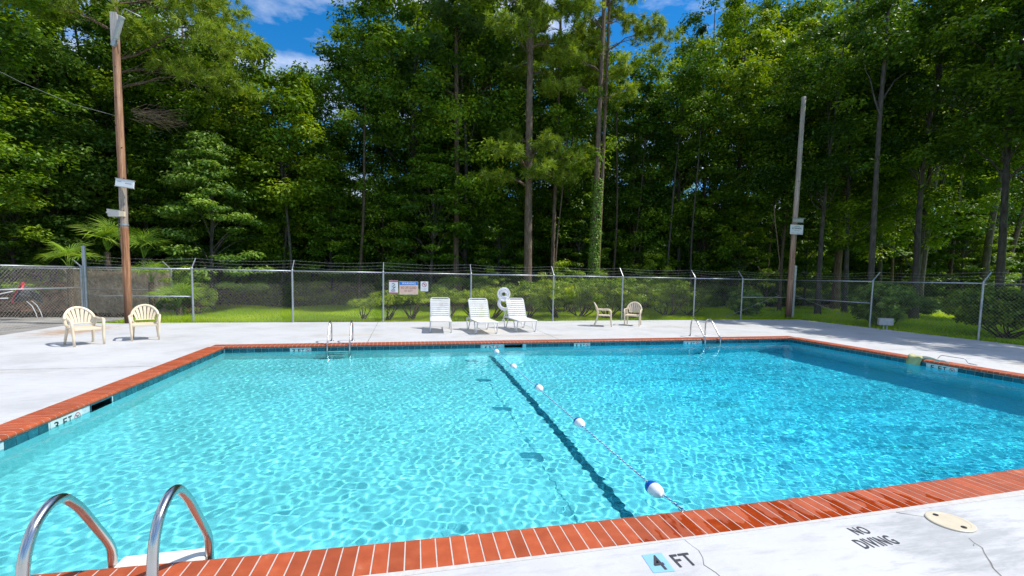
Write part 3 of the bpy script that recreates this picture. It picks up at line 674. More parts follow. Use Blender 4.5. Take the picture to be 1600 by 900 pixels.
recv(sheet(lambda u, v_: (.05+.05*math.sin(5*u), -.12-.55*u, .03+.06*math.sin(PI*v_)*(1-.6*u)+.01*math.sin(9*u)), 14, 6, M['cream'], 'folded_end', cl)).location.x = -.08
hb = empty('deck_hoop', (12.0, 7.35, 0), label='thin bent metal bracket lying on the deck beside the yellow sheet', cat='bracket')
MB().tube(rail_path([(0, .55, .02), (.02, .50, .10), (.03, .05, .10), (.06, 0, .012), (.0, -.20, .012)], .03), .008, 8).build('rod', M['galv'], hb, smooth=True)

# ================================================================== FENCES
ZR = 1.77
def linkmesh_panel(Lx, h, pitch=.105, r=.0018, z0=.03):
    """woven diagonals of one bay as thin square wires, in the local XZ plane"""
    v = []; f = []
    def wire(x0, z0_, x1, z1_, y):
        dx, dz = x1-x0, z1_-z0_; l = math.hypot(dx, dz)
        if l < .02: return
        nx_, nz_ = -dz/l*r, dx/l*r; b = len(v)
        for (x, z) in ((x0, z0_), (x1, z1_)):
            v.extend([(x+nx_, y, z+nz_), (x, y+r, z), (x-nx_, y, z-nz_), (x, y-r, z)])
        for k in range(4): f.append((b+k, b+(k+1) % 4, b+4+(k+1) % 4, b+4+k))
    n = int((Lx+h)/pitch)
    for i in range(1, n+1):
        c = i*pitch
        # rising: x - z = c - h
        xa = max(0, c-h); za = xa-(c-h); xb = min(Lx, c); zb = xb-(c-h)
        wire(xa, za, xb, min(h, zb), .0015)
        # falling: x + z = c
        xa = max(0, c-h); za = c-xa; xb = min(Lx, c); zb = c-xb
        wire(xa, za, xb, zb, -.0015)
    # knuckled barbs along the top edge
    for i in range(int(Lx/pitch)):
        x = (i+.5)*pitch; wire(x, h, x+.010, h+.035, 0)
    return v, f, z0
def fence(name, P, label, arms=None, arm_dir=(0, 1), mids=(), thick=(), group=None, barbed=True, zr=ZR, bot=.03, skip=()):
    o = empty(name, (P[0][0], P[0][1], 0), 0, label, 'fence', group)
    ox, oy = P[0]
    for i, (x, y) in enumerate(P):
        X, Y = x-ox, y-oy
        if i in skip: continue
        h, r = (zr+.02, .030) if i not in thick else (2.42, .055)
        mb = MB().tube([(X, Y, -.1), (X, Y, h)], r, 12)
        if i not in thick:
            mb.lathe([(r+.006, h-.03), (r+.006, h+.012), (r*.6, h+.035), (.001, h+.04)], (X, Y, 0), 12, cap=False)
        else: mb.lathe([(r+.005, h-.02), (r+.005, h+.01), (.001, h+.06)], (X, Y, 0), 12, cap=False)
        for zb in (.35, .8, 1.3): mb.lathe([(r+.004, zb), (r+.004, zb+.018)], (X, Y, 0), 10)
        po = mb.build('post', M['galv'], o, smooth=False)
        if i not in thick and (arms is None or i in arms):
            ax, ay = arm_dir
            am = MB().tube([(X, Y, h+.02), (X+ax*.30, Y+ay*.30, h+.34)], .016, 6, flat=1.5); am.build('barbed_wire_arm', M['galv'], po)
    fw2 = MB(); bwr = [MB(), MB(), MB()]; rl = MB(); md = MB(); rnd = random.Random(len(P))
    for i in range(len(P)-1):
        (x0, y0), (x1, y1) = P[i], P[i+1]; a = Vector((x0-ox, y0-oy, 0)); b = Vector((x1-ox, y1-oy, 0)); L_ = (b-a).length; dr = (b-a).normalized()
        v, f, z0 = linkmesh_panel(L_, zr-bot-.01, z0=bot)
        nrm = Vector((-dr.y, dr.x, 0))
        fw2.add([a+dr*q[0]+nrm*(q[1]+.034)+Vector((0, 0, q[2]+bot)) for q in v], f)
        md_z = [z for (k, z) in mids if k == i]
        MB().tube([a+Vector((0, 0, zr)), b+Vector((0, 0, zr))], .021, 10).build('top_rail', M['galv'], o, smooth=True)
        for z in md_z: MB().tube([a+Vector((0, 0, z)), b+Vector((0, 0, z))], .019, 10).build('mid_rail', M['galv'], o, smooth=True)
        if barbed:
            for k in range(3):
                t = (k+.9)/3.1; off = Vector((arm_dir[0]*.3*t, arm_dir[1]*.3*t, .02+.34*t+zr+.02)); pp = []
                ns = 8
                for j in range(ns+1):
                    u = j/ns; pp.append(a+dr*(L_*u)+off+Vector((0, 0, -.05*math.sin(PI*u)*(1+.5*rnd.random()))))
                bwr[k].tube(pp, .0032, 4)
                for j in range(int(L_/.16)):
                    c = a+dr*(.16*j+.05)+off+Vector((0, 0, -.05*math.sin(PI*(.16*j+.05)/L_)))
                    bwr[k].box(c, (.004, .004, .03), Matrix.Rotation(.7, 3, 'Y'))
    meta(fw2.build('chain_link_mesh', M['wire'], o), kind='stuff')
    if barbed:
        for k in range(3): bwr[k].build('barbed_wire', M['wire'], o)
    return o
BP_ = [(-9.95, 17.42), (-6.82, 17.16), (-3.72, 16.97), (-.72, 16.88), (2.42, 16.88), (5.66, 16.95), (8.70, 17.17), (12.17, 17.34), (14.59, 17.38), (17.64, 17.66)]
fence('chain_link_fence', BP_, 'long galvanised chain-link fence with barbed wire behind the loungers and chairs', mids=[(0, .86), (8, .97)], thick=(0, 9))
fence('chain_link_fence', [(17.64, 17.66), (17.66, 14.03), (17.56, 10.5), (17.55, 7.0), (17.55, 3.5), (17.55, 0), (17.55, -3.5)][0:7], 'chain-link fence with barbed wire running along the right side of the deck', arms=(1, 2, 3, 4, 5, 6), arm_dir=(1, 0), mids=[(0, .93)], thick=(0,), skip=(0,))
fence('chain_link_fence', [(-9.98, 17.30), (-10.35, 14.6), (-10.4, 11.5), (-10.4, 8.4)], 'chain-link fence bay closing the left edge of the deck, a steel rail at half height', arms=(1, 2, 3), arm_dir=(-1, 0), mids=[(0, 1.13), (1, 1.13), (2, 1.13)], barbed=False)
fence('chain_link_fence', [(-8.95, 20.7), (-12.0, 20.9), (-15.2, 21.1), (-18.5, 21.3)], 'short rear fence with tan thatch screening behind the left timber pole', arm_dir=(-.7, -.6), mids=[(0, .93), (1, .93), (2, .93)], arms=(0, 1, 2), barbed=False, zr=1.70)

# dry thatch screen tied on the rear enclosure
sc = empty('thatch_screen', (-9.1, 20.86, 0), label='tan dry thatch screen filling the fence bay beside the gate', cat='screen')
v = []; f = []; rs = np.random.RandomState(5); n = 7000
bx = -rs.uniform(0, 3.4, n); bz = rs.uniform(0, 1.62, n)
ang = rs.normal(0, .55, n); ln = rs.uniform(.12, .42, n); wd = .006+.008*rs.rand(n); yy = rs.uniform(0, .10, n)
for i in range(n):
    dx, dz = math.sin(ang[i])*ln[i], math.cos(ang[i])*ln[i]; b = len(v)
    ph = rs.uniform(-1.4, .5); cx_, sx_ = math.cos(ph)*wd[i], math.sin(ph)*wd[i]
    v += [(bx[i]-cx_, yy[i]-sx_, bz[i]-dz/2), (bx[i]+cx_, yy[i]+sx_, bz[i]-dz/2), (bx[i]+dx+cx_*.4, yy[i]+sx_*.4-.01, bz[i]+dz/2), (bx[i]+dx-cx_*.4, yy[i]-sx_*.4-.01, bz[i]+dz/2)]; f.append((b, b+1, b+2, b+3))
meta(MB().add(v, f).build('thatch', M['gate_screen'], sc), kind='stuff')
MB().box((-1.7, .12, .82), (3.44, .03, 1.60)).build('backing_board', M['gate_screen'], sc)

# ================================================================== TIMBER POLES
def pole(loc, top, lean, r0, r1, mat_, label):
    o = empty('timber_pole', loc, 0, label, 'pole', 'timber utility poles at the fence')
    pts = []; rd = []
    for i in range(25):
        t = i/24; pts.append((lean[0]*t, lean[1]*t, -.1+(top+.1)*t)); rd.append(r0+(r1-r0)*t)
    b = MB().tube(pts, rd, 16); r = random.Random(3)
    b.v = [(x+r.gauss(0, .004), y+r.gauss(0, .004), z) for x, y, z in b.v]
    b.build('shaft', mat_, o, smooth=True)
    for i in range(9):
        z = 1.8+i*.85+r.random()*.3; a = r.uniform(-2.6, -.6); rr_ = r0+(r1-r0)*z/top; tx = lean[0]*z/top
        MB().box((tx+rr_*math.cos(a), rr_*math.sin(a), z), (.02, .03, .03)).build('bolt', M['black'], o)
    return o
pl = pole((-8.60, 17.02, 0), 9.5, (-.02, 0), .108, .092, pole_mat('reddish_pole_timber', [(0, 0), (3.0, 0), (3.1, .75), (4.3, .85), (4.4, .05), (8.6, .15), (8.9, 1), (9.4, 1)]), 'tall reddish brown timber pole behind the pair of beige chairs')
pw = noisy('painted_pole_top', [(.3, (.36, .31, .27)), (.7, (.60, .56, .52))], 4, .7, stretch=(6, 6, .6))
MB().box((0, -.108, 9.05), (.18, .02, .92)).build('white_board', pw, pl)
for z, dz, nm in [(3.10, .02, 'band')]:
    MB().lathe([(.109, z), (.109, z+.05)], (0, 0, 0), 16).build('band', M['galv'], pl)
lamp = empty('flood_lamp', (-8.57, 16.80, 8.50), label='grey tubular lamp on a thin arm near the top of the left pole', cat='lamp')
q = Matrix.Rotation(.38, 3, 'Y') @ Matrix.Rotation(.15, 3, 'X')
mb = MB().lathe([(.062, .18), (.075, .22), (.075, .80), (.084, .82), (.084, .86), (.075, .87)], n=16); mb.v = [tuple(q @ Vector(p)) for p in mb.v]; mb.build('lamp_housing', M['greybox'], lamp, smooth=False)
mb = MB().lathe([(.073, .872), (.001, .876)], n=16, cap=False); mb.v = [tuple(q @ Vector(p)) for p in mb.v]; mb.build('lens', M['signwhite'], lamp)
mb = MB().box((0, 0, .06), (.10, .10, .20)); mb.v = [tuple(q @ Vector(p)) for p in mb.v]; mb.build('ballast_box', M['galv'], lamp)
MB().tube(rail_path([(.10, .16, .70), (.22, .1, 1.05), (.30, .05, 1.12), (.75, 0, .92)], .05), .012, 6).build('arm', M['galv'], lamp, smooth=True)
sp = empty('horn_box', (-8.62, 16.92, 3.33), label='grey speaker box sticking out low on the left pole', cat='speaker')
MB().add([(-.30, -.12, .02), (-.02, -.10, .03), (-.02, .10, .03), (-.30, .12, .02), (-.32, -.14, .25), (-.02, -.10, .22), (-.02, .10, .22), (-.32, .14, .25)], [(3, 2, 1, 0), (4, 5, 6, 7), (0, 1, 5, 4), (1, 2, 6, 5), (2, 3, 7, 6), (3, 0, 4, 7)]).build('box', M['greybox'], sp)
MB().box((.02, -.02, .12), (.16, .10, .16)).build('wooden_bracket', M['chair'], sp)
MB().box((-.30, 0, .135), (.06, .30, .05), Matrix.Rotation(.5, 3, 'Y')).build('louvre', M['greybox'], sp)
MB().tube([(-.06, -.06, .03), (-.06, -.05, -.6), (0, -.07, -1.2)], .008, 5).build('cable', M['black'], sp)

pr = pole((17.04, 17.30, 0), 9.85, (.16, .05), .125, .088, pole_mat('silvery_pole_timber', [(0, .15), (3.0, .35), (4.4, .55), (6.5, .9), (9.9, 1)]), 'tall grey weathered timber pole at the far right corner of the fence')
def board(name, loc, wd, ht, label, th=.02, rz=0, base='signwhite', tilt=0):
    o = empty(name, loc, rz, label, 'sign'); o.rotation_euler[1] = tilt
    MB().box((0, 0, 0), (wd, th, ht), bev=.004).build('panel', M[base], o); return o
def words(o, txt, x0, x1, z0, z1, m, y=-.013):
    mb = text_mesh(txt, x0, x1, z0, z1, m); mb.v = [(a, y, c) for a, b, c in mb.v]; return mb.build('lettering', m, o)
def rect(o, x0, x1, z0, z1, m, name, y=-.0115):
    return MB().add([(x0, y, z0), (x1, y, z0), (x1, y, z1), (x0, y, z1)], [(0, 1, 2, 3)]).build(name, m, o)
s = board('pole_plate', (-8.45, 16.84, 4.385), .48, .22, 'long narrow white plate fixed across the left timber pole', .07, tilt=.12)
rect(s, -.19, -.08, .02, .05, M['greybox'], 'faint_print', -.0362); rect(s, .02, .19, -.01, .02, M['greybox'], 'faint_print', -.0362)
MB().box((0, 0, .119), (.51, .09, .018)).build('frame_edge', M['greybox'], s); MB().box((0, 0, -.119), (.51, .09, .018)).build('frame_edge', M['greybox'], s)
s = board('warning_sign', (17.03, 17.12, 4.02), .68, .42, 'white sign with a green heading on the right timber pole', tilt=.0)
words(s, 'NOTICE', -.13, .13, .115, .165, M['signgreen']); words(s, 'NO TRESPASSING', -.26, .26, .02, .085, M['black']); words(s, 'pool closed', -.12, .14, -.065, -.025, M['darkgrey']); words(s, 'members and guests only', -.28, .28, -.17, -.14, M['brown'])
s = board('junction_box', (17.06, 17.10, 4.42), .46, .17, 'small grey box mounted above the white sign on the right pole', .12, base='greybox'); s['category'] = 'box'
MB().box((.04, -.01, .095), (.56, .16, .02)).build('lid', M['galv'], s)

ow = empty('overhead_wire', (-8.66, 16.98, 6.45), label='thin overhead wire running from the left pole out of the frame', cat='wire')
MB().tube([(0, 0, 0), (-1.2, .1, .28), (-2.6, .3, .85), (-4.2, .6, 1.65), (-6.5, 1, 2.9)], .005, 5).build('cable', M['wire'], ow)
# signs on the fence
FY = 16.835
s = board('fence_sign', (-.365, FY, 1.255), .31, .48, 'tall white sign with pinkish red bands, left of the blue warning sign', .008)
rect(s, -.152, .152, .185, .236, M['pinkred'], 'red_band', -.0055); rect(s, -.152, .152, -.236, -.185, M['pinkred'], 'red_band', -.0055)
for pts in ([(-.06, .12), (.0, .14), (.05, .10), (.0, .05), (-.05, .03), (.01, -.01), (.07, .02)], [(.07, .02), (.0, -.04), (-.05, -.09), (.05, -.09)], [(-.07, -.09), (-.07, -.14), (.06, -.13)]):
    MB().tube([(x, -.006, z) for x, z in pts], .011, 4, flat=1).build('black_print', M['black'], s)
s = board('fence_sign', (.163, FY, 1.235), .655, .465, 'wide WARNING sign with a blue header and peach panel on the fence', .008)
rect(s, -.322, .322, .10, .228, M['signblue'], 'blue_header', -.0055); words(s, 'WARNING', -.24, .24, .125, .205, M['signwhite'], -.0065)
rect(s, -.322, .322, -.226, .085, M['peach'], 'peach_panel', -.0055)
words(s, 'NO LIFE GUARD', -.27, .27, -.04, .055, M['brown'], -.0065); words(s, 'ON DUTY', -.16, .14, -.14, -.065, M['brown'], -.0065)
s = board('fence_sign', (.715, FY, 1.30), .27, .35, 'small white no-diving sign, right of the WARNING sign', .008)
r_, k_ = MB(), MB(); no_dive(r_, k_, 0, .06, .085, -.0062); r_.build('no_diving_symbol', M['pinkred'], s); k_.build('diver_figure', M['black'], s)
words(s, 'NO DIVING', -.09, .09, -.09, -.06, M['greybox'], -.0065); rect(s, -.07, .07, -.125, -.115, M['greybox'], 'fine_print', -.0056)

# hose coil on the fence
h = empty('hose_coil', (3.66, 16.80, 0), label='white hose hung in two coils on the fence above the right lounger', cat='hose')
def coil(cx, cz, R0, R1, turns, name, seed):
    r = random.Random(seed); P = []
    for i in range(turns*28):
        a = 2*PI*i/28; k = (math.sin(i/28*2.4+seed)+1)/2; rr_ = R0+(R1-R0)*k+.012*math.sin(a*1.7)
        P.append((cx+rr_*math.cos(a)+.004*r.random(), -.03-.05*((i/28*.618+seed*.3) % 1), cz+rr_*math.sin(a)*1.04))
    MB().tube(P, .0145, 7).build(name, M['hose'], h, smooth=True)
coil(-.02, 1.04, .085, .235, 14, 'upper_coil', 1); coil(.01, .70, .165, .245, 12, 'lower_coil', 2)
MB().tube([(.03, -.03, .48), (.05, -.04, .34), (.02, -.05, .22), (-.05, -.08, .08), (-.08, -.10, -.03)], .012, 7).build('loose_end', M['hose'], h, smooth=True)
MB().box((0, -.02, 1.14), (.05, .05, .10)).build('hook', M['black'], h)

# utility box on the right fence
u = empty('utility_box', (17.28, 13.15, 0), math.radians(-35), 'small grey utility box on a stub post by the right fence', 'box')
MB().box((0, 0, .30), (.44, .20, .26), bev=.015).build('housing', M['greybox'], u)
MB().box((0, -.104, .30), (.37, .006, .19)).build('front_plate', M['galv'], u)
for x in (-.05, .05): MB().tube([(x, 0, -.05), (x, 0, .17)], .022, 8).build('leg', M['galv'], u)
MB().box((0, 0, .006), (.30, .20, .02)).build('foot_plate', M['galv'], u)

# ================================================================== CHAIRS
def arc_path(n=24):
    """outline of the backrest: (x, height above seat)"""
    P = []
    for i in range(n+1):
        a = PI+ -PI*i/n*1.0; P.append((.265*math.cos(a), .16+.285*math.sin(a)))
    return [( -.225, .0), (-.255, .07)]+P+[(.255, .07), (.225, .0)]
def back_pt(x, h): return (x, .20+.30*h-.9*x*x*(1 if h > .05 else .7), .40+h*.97)
def make_chair(loc, rz, label):
    o = empty('garden_chair', loc, rz, label, 'chair', 'beige plastic garden chairs')
    m = M['chair']
    # seat: curved slab with front lip
    nu, nv = 10, 8; v = []; f = []
    for s_ in (0, 1):
        for i in range(nu+1):
            for j in range(nv+1):
                x = (-.235+.47*i/nu)*(1-.10*(j/nv)); y = -.255+.46*j/nv
                z = .405-.018*math.sin(PI*i/nu)*math.sin(PI*j/nv)-.03*max(0, (1-j/1.2))**2-.022*s_
                v.append((x, y, z))
    k = nv+1; n = (nu+1)*k
    for i in range(nu):
        for j in range(nv):
            a = i*k+j; f += [(a, a+k, a+k+1, a+1), (n+a, n+a+1, n+a+k+1, n+a+k)]
    for j in range(nv): f += [(j, j+1, n+j+1, n+j), (nu*k+j+1, nu*k+j, n+nu*k+j, n+nu*k+j+1)]
    for i in range(nu): f += [(i*k+k, i*k, n+i*k, n+i*k+k), (i*k+nv, i*k+k+nv, n+i*k+k+nv, n+i*k+nv)]
    MB().add(v, f).build('seat', m, o, smooth=False)
    MB().box((0, -.256, .372), (.47, .016, .05), bev=.004).build('seat_apron', m, o)
    # backrest rim
    rim = [back_pt(x, hh) for x, hh in arc_path()]
    MB().tube(rim, .030, 8, flat=.55).build('back_rim', m, o, smooth=True)
    MB().tube([back_pt(-.20+.4*t, .075) for t in np.linspace(0, 1, 7)], .024, 8, flat=.5).build('lower_crossbar', m, o, smooth=True)
    # seven broad slats fanning out
    for i in range(-3, 4):
        x0 = i*.052; a = PI/2-i*.36; x1 = .25*math.cos(a)*1.0; h1 = .16+.27*math.sin(a); v = []; f = []
        for j in range(7):
            t = j/6; x = x0+(x1-x0)*(t**1.5); hh = .075+(h1-.075)*t; wd = .0185+.013*t; 
            c = Vector(back_pt(x, hh)); dx = wd*math.cos((a-PI/2)*t*.8); dh = wd*math.sin((a-PI/2)*t*.8)
            p1 = Vector(back_pt(x-dx, hh-dh)); p2 = Vector(back_pt(x+dx, hh+dh)); nrm = Vector((0, .010, -.002))
            v += [p1-nrm*.5, p2-nrm*.5, p2+nrm*.5, p1+nrm*.5]
            if j:
                b = 4*(j-1)
                for q_ in range(4): f.append((b+q_, b+(q_+1) % 4, b+4+(q_+1) % 4, b+4+q_))
        MB().add(v, f).build('slat', m, o)
    for s_ in (-1, 1):
        # arm sweeping from the rim into the front leg
        P = [back_pt(s_*.262, .20), (s_*.285, .13, .600), (s_*.295, .02, .588), (s_*.295, -.14, .600), (s_*.290, -.215, .590), (s_*.283, -.262, .545)]
        MB().tube(rail_path(P, .05), .027, 8, flat=.6).build('armrest', m, o, smooth=True)
        P = [(s_*.284, -.255, .57), (s_*.272, -.265, .42), (s_*.262, -.275, .2), (s_*.258, -.295, 0)]
        MB().tube(P, [.029, .030, .027, .021], 8).build('leg', m, o, smooth=True)
        MB().box((s_*.25, -.235, .385), (.06, .06, .035)).build('seat_bracket', m, o)
        P = [(s_*.215, .19, .42), (s_*.232, .215, .28), (s_*.245, .26, .12), (s_*.25, .315, 0)]
        MB().tube(P, [.031, .029, .025, .021], 8).build('leg', m, o, smooth=True)
        MB().box((s_*.235, -.02, .388), (.022, .44, .03)).build('side_rail', m, o)
    return o
c0 = make_chair((-7.12, 12.33, 0), math.radians(47), 'beige fan-backed plastic chair nearest the left fence, turned to the right')
for (x, y, a, lb) in [(-6.28, 13.12, 25, 'beige fan-backed plastic chair facing the camera in front of the reddish pole'),
                      (6.96, 15.15, 66, 'beige plastic chair seen side-on, facing right towards the other far chair'),
                      (8.22, 15.30, -36, 'beige plastic chair under the far fence, its open fan back to the bushes')]:
    c = copy_tree(c0, (x, y, 0), math.radians(a)); c['label'] = lb

# ================================================================== LOUNGERS
def make_lounger(loc, rz, label):
    o = empty('sun_lounger', loc, rz, label, 'sun lounger', 'white strap loungers along the fence'); m = M['white']; hw = .305
    zf = .36
    MB().tube(rail_path([(-hw, .24, zf), (-hw, -.80, zf), (hw, -.80, zf), (hw, .24, zf)], .07), .018, 8).build('seat_frame', m, o, smooth=True)
    bt_ = Vector((0, .24, zf)); up_ = Vector((0, .40, .62)).normalized(); Lb = .74
    bp_ = lambda x, t: (x, .24+up_.y*t, zf+up_.z*t)
    MB().tube(rail_path([bp_(-hw+.01, 0), bp_(-hw+.01, Lb), bp_(hw-.01, Lb), bp_(hw-.01, 0)], .07), .018, 8).build('back_frame', m, o, smooth=True)
    for s_ in (-1, 1):
        MB().tube([(s_*hw, .24, zf), (s_*hw, .86, zf-.01)], .018, 8).build('side_rail', m, o, smooth=True)
        MB().tube(rail_path([(s_*hw, -.74, zf), (s_*(hw+.01), -.62, .016), (s_*(hw+.01), -.50, .016), (s_*hw, -.28, zf)], .06), .017, 8).build('leg', m, o, smooth=True)
        MB().tube(rail_path([(s_*hw, .28, zf), (s_*(hw+.01), .52, .016), (s_*(hw+.01), .66, .016), (s_*hw, .84, zf)], .06), .017, 8).build('leg', m, o, smooth=True)
        MB().tube([bp_(s_*(hw-.03), .42), (s_*(hw-.02), .62, zf)], .009, 6).build('back_stay', m, o)
    MB().tube([(-hw, .86, zf-.01), (hw, .86, zf-.01)], .0135, 8).build('cross_rail', m, o, smooth=True)
    MB().tube([(-hw, -.34, zf-.01), (hw, -.34, zf-.01)], .010, 6).build('cross_rail', m, o, smooth=True)
    sm = MB().box((0, 0, 0), (2*hw+.022, .062, .010), bev=.003).mesh('strap', M['strap'])
    for i in range(15):
        link('strap', sm, o, (0, -.745+.0685*i, zf+.014))
    for i in range(9):
        b = link('strap', sm, o, bp_(0, .045+.0765*i)); b.rotation_euler = (math.atan2(up_.z, up_.y), 0, 0); b.location = Vector(b.location)+Vector((0, -.008, .004))
    return o
l0 = make_lounger((1.105, 14.33, 0), math.radians(-3), 'white strap lounger on the left of the three, under the fence signs')
for (x, y, a, lb, yel) in [(2.35, 13.93, 4, 'middle white strap lounger with yellowed seat straps', True), (3.66, 14.30, 4, 'white strap lounger right under the hanging hose coils', False)]:
    c = copy_tree(l0, (x, y, 0), math.radians(a)); c['label'] = lb
    if yel:
        k = 0
        sy = None
        for ch in c.children:
            if ch.name.startswith('strap') and abs(ch.rotation_euler[0]) < .01 and ch.location.y < -.15 and ch.location.y > -.6:
                if sy is None: sy = ch.data.copy(); sy.materials[0] = M['strap_y']
                ch.data = sy

# ================================================================== WHEELBARROW-LIKE CART beyond the left fence
wb = empty('tipped_cart', (gx(30, 18.6), 18.6, 0), 0, 'small tipped black cart with a red rim, beyond the left fence', 'cart')
q = Vector((-.72, -.60, .35)).to_track_quat('Z', 'Y').to_matrix()
def shell(u, v_):
    a = 2*PI*u; r = .10+.26*v_; dep = .36*(1-v_**2)
    p = q @ Vector((r*math.cos(a), r*.95*math.sin(a), -dep)); return (p.x, p.y, p.z+.88)
sheet(shell, 28, 6, M['darkgrey'], 'tray', wb, .02)
bot = [tuple((q @ Vector((.10*math.cos(a), .095*math.sin(a), -.36)))+Vector((0, 0, .88))) for a in np.linspace(0, 2*PI, 17)[:-1]]
MB().add(bot, [tuple(range(16))]).build('tray_floor', M['darkgrey'], wb)
rimp = [tuple((q @ Vector((.365*math.cos(a), .35*math.sin(a), .0)))+Vector((0, 0, .88))) for a in np.linspace(.1*PI, 1.45*PI, 26)]
MB().tube(rimp, .035, 8).build('red_rim', M['red'], wb, smooth=True)
sheet(lambda u, v_: (.15+.48*u, -.02+.1*v_, 1.05-.30*v_-.20*u+.02*math.sin(6*u)), 8, 6, M['darkgrey'], 'flap', wb, .02)
for dy in (-.10, .12):
    MB().tube([(-.22, dy, .80+dy), (-.6, dy-.05, .74+dy*.6), (-1.3, dy-.1, .66)], .018, 8).build('handle', M['white'], wb, smooth=True)
    MB().tube([(.28, dy, .60), (.42, dy, .45), (.52, dy, .2), (.56, dy, -.02)], .011, 6).build('leg', M['white'], wb, smooth=True)

# ================================================================== VEGETATION
def leafcloud(P, Nn, size, rng, aspect=.55, droop=0.0):
    n = len(P); Nn = Nn/np.linalg.norm(Nn, axis=1, keepdims=True)
    t = rng.normal(size=(n, 3)); t[:, 2] -= droop; t -= Nn*(t*Nn).sum(1, keepdims=True); t /= np.linalg.norm(t, axis=1, keepdims=True)
    b = np.cross(Nn, t); s = (size*rng.uniform(.7, 1.3, n))[:, None]; w_ = s*aspect
    V = np.stack([P-t*s*.5, P+b*w_*.5+Nn*s*.10, P+t*s*.5, P-b*w_*.5+Nn*s*.10], 1).reshape(-1, 3)
    return V, np.arange(4*n).reshape(n, 4)

def crown_mesh(name, seed, centers, radii, per, size, m, flat=.55, up=.7, aspect=.55, tspread=.26, droop=.0, shell=.6):
    """leaf clumps: centres (k,3), radii (k,), 'per' leaves in each"""
    rng = np.random.RandomState(seed); k = len(centers); C_ = np.repeat(centers, per, 0); R_ = np.repeat(radii, per)[:, None]
    dv = rng.normal(size=(k*per, 3)); dv /= np.linalg.norm(dv, axis=1, keepdims=True); rr_ = rng.uniform(0, 1, (k*per, 1))**shell
    off = dv*rr_*R_; off[:, 2] *= flat; P = C_+off
    Nn = dv*.55+rng.normal(size=P.shape)*.45; Nn[:, 2] += up
    V, Fq = leafcloud(P, Nn, size, rng, aspect, droop)
    tint = np.repeat(rng.normal(.45, tspread, k), per)+rng.normal(0, .13, k*per)+.12*dv[:, 2]
    return bulk(name, V, Fq, m, np.clip(tint, 0, 1))

def trunk_mesh(name, seed, h, r0, r1, m, limbs=(), wob=.12, lean=(0, 0), fork=None, n=9):
    rng = np.random.RandomState(seed); mb = MB(); k = 14; P = []; R = []
    ph = rng.uniform(0, 6, 4)
    def at(t): return Vector((lean[0]*t+wob*math.sin(2.3*t+ph[0])*t+wob*.4*math.sin(7*t+ph[1])*t, lean[1]*t+wob*math.sin(2.9*t+ph[2])*t, h*t))
    for i in range(k+1):
        t = i/k; P.append(at(t)+Vector((0, 0, -.15 if i == 0 else 0))); R.append((r0+(r1-r0)*t**.9)*(1.35 if i == 0 else 1.0))
    mb.tube(P, R, n)
    for (t, end, r) in limbs:
        a = at(t); e = Vector(end); L_ = (e-a).length; pts = []; rs_ = []
        for j in range(7):
            u = j/6; q_ = a.lerp(e, u)+Vector((rng.normal(0, .03)*L_*.5, rng.normal(0, .03)*L_*.5, .12*L_*math.sin(PI*u)*(1 if rng.rand() > .2 else .4)))*(1 if 0 < j < 6 else 0)
            pts.append(q_); rs_.append(max(.008, r*(1-u*.82)))
        mb.tube(pts, rs_, 5, cap=False)
    return mb.mesh(name, m, True)

def broadleaf(seed, h, z0, rx, nclump, per, size, mleaf, mbark, r0=.16, flat=.55, cr=(.55, 1.15), shape='oval', lean=(0, 0), wob=.3, nl=22, up=1.0):
    """returns (trunk mesh, crown mesh) of one broad-leaved tree"""
    rng = np.random.RandomState(seed); cs = []; hz = (h-z0)/2
    while len(cs) < nclump:
        p = rng.uniform(-1, 1, 3); d_ = np.linalg.norm(p)
        if d_ > 1 or d_ < .25*rng.rand()+.35*(rng.rand() > .35): continue
        k = 1.0
        if shape == 'cone': k = 1.15-.75*(p[2]+1)/2
        if shape == 'umbrella': k = .55+.5*(p[2]+1)/2
        a_ = math.atan2(p[1], p[0]); k *= 1+.18*math.sin(3*a_+seed)+.12*math.sin(5*a_+2*seed+3*p[2])
        z = z0+hz*(1+p[2]); t = z/h
        cs.append((p[0]*rx*k+lean[0]*t, p[1]*rx*k+lean[1]*t, z))
    cs = np.array(cs); rad = rng.uniform(cr[0], cr[1], nclump)
    idx = rng.permutation(nclump)[:nl]; limbs = []
    for i in idx:
        z = cs[i][2]; hd = math.hypot(cs[i][0], cs[i][1]); t = max(.08, min(.93, (z-hd*rng.uniform(.5, .95))/h)); limbs.append((t, cs[i], r0*.30*(1.15-t)))
    tr = trunk_mesh('trunk', seed, h*.95, r0, .03, mbark, limbs, wob, lean)
    cr_ = crown_mesh('crown', seed, cs, rad, per, size, mleaf, flat, up)
    return tr, cr_

def needle_tufts(name, seed, centers, m, ln=.24, per=34, wdt=.010, updir=.35):
    """sprays of long thin pine needles radiating from twig tips"""
    rng = np.random.RandomState(seed); k = len(centers); C_ = np.repeat(centers, per, 0); n = k*per
    axis = rng.normal(size=(k, 3))*.6; axis[:, 2] += updir; axis /= np.linalg.norm(axis, axis=1, keepdims=True)
    dv = np.repeat(axis, per, 0)*.55+rng.normal(size=(n, 3))*.55; dv /= np.linalg.norm(dv, axis=1, keepdims=True)
    L_ = (ln*rng.uniform(.7, 1.2, n))[:, None]; side = np.cross(dv, rng.normal(size=(n, 3))); side /= np.linalg.norm(side, axis=1, keepdims=True)
    base = C_+dv*.02; tip = base+dv*L_; tip[:, 2] -= .03*rng.rand(n)
    V = np.stack([base-side*wdt*.6, base+side*wdt*.6, base+dv*L_*.6+side*wdt, tip], 1).reshape(-1, 3)
    tint = np.repeat(rng.normal(.5, .2, k), per)+rng.normal(0, .1, n)
    return bulk(name, V, np.arange(4*n).reshape(n, 4), m, np.clip(tint, 0, 1))

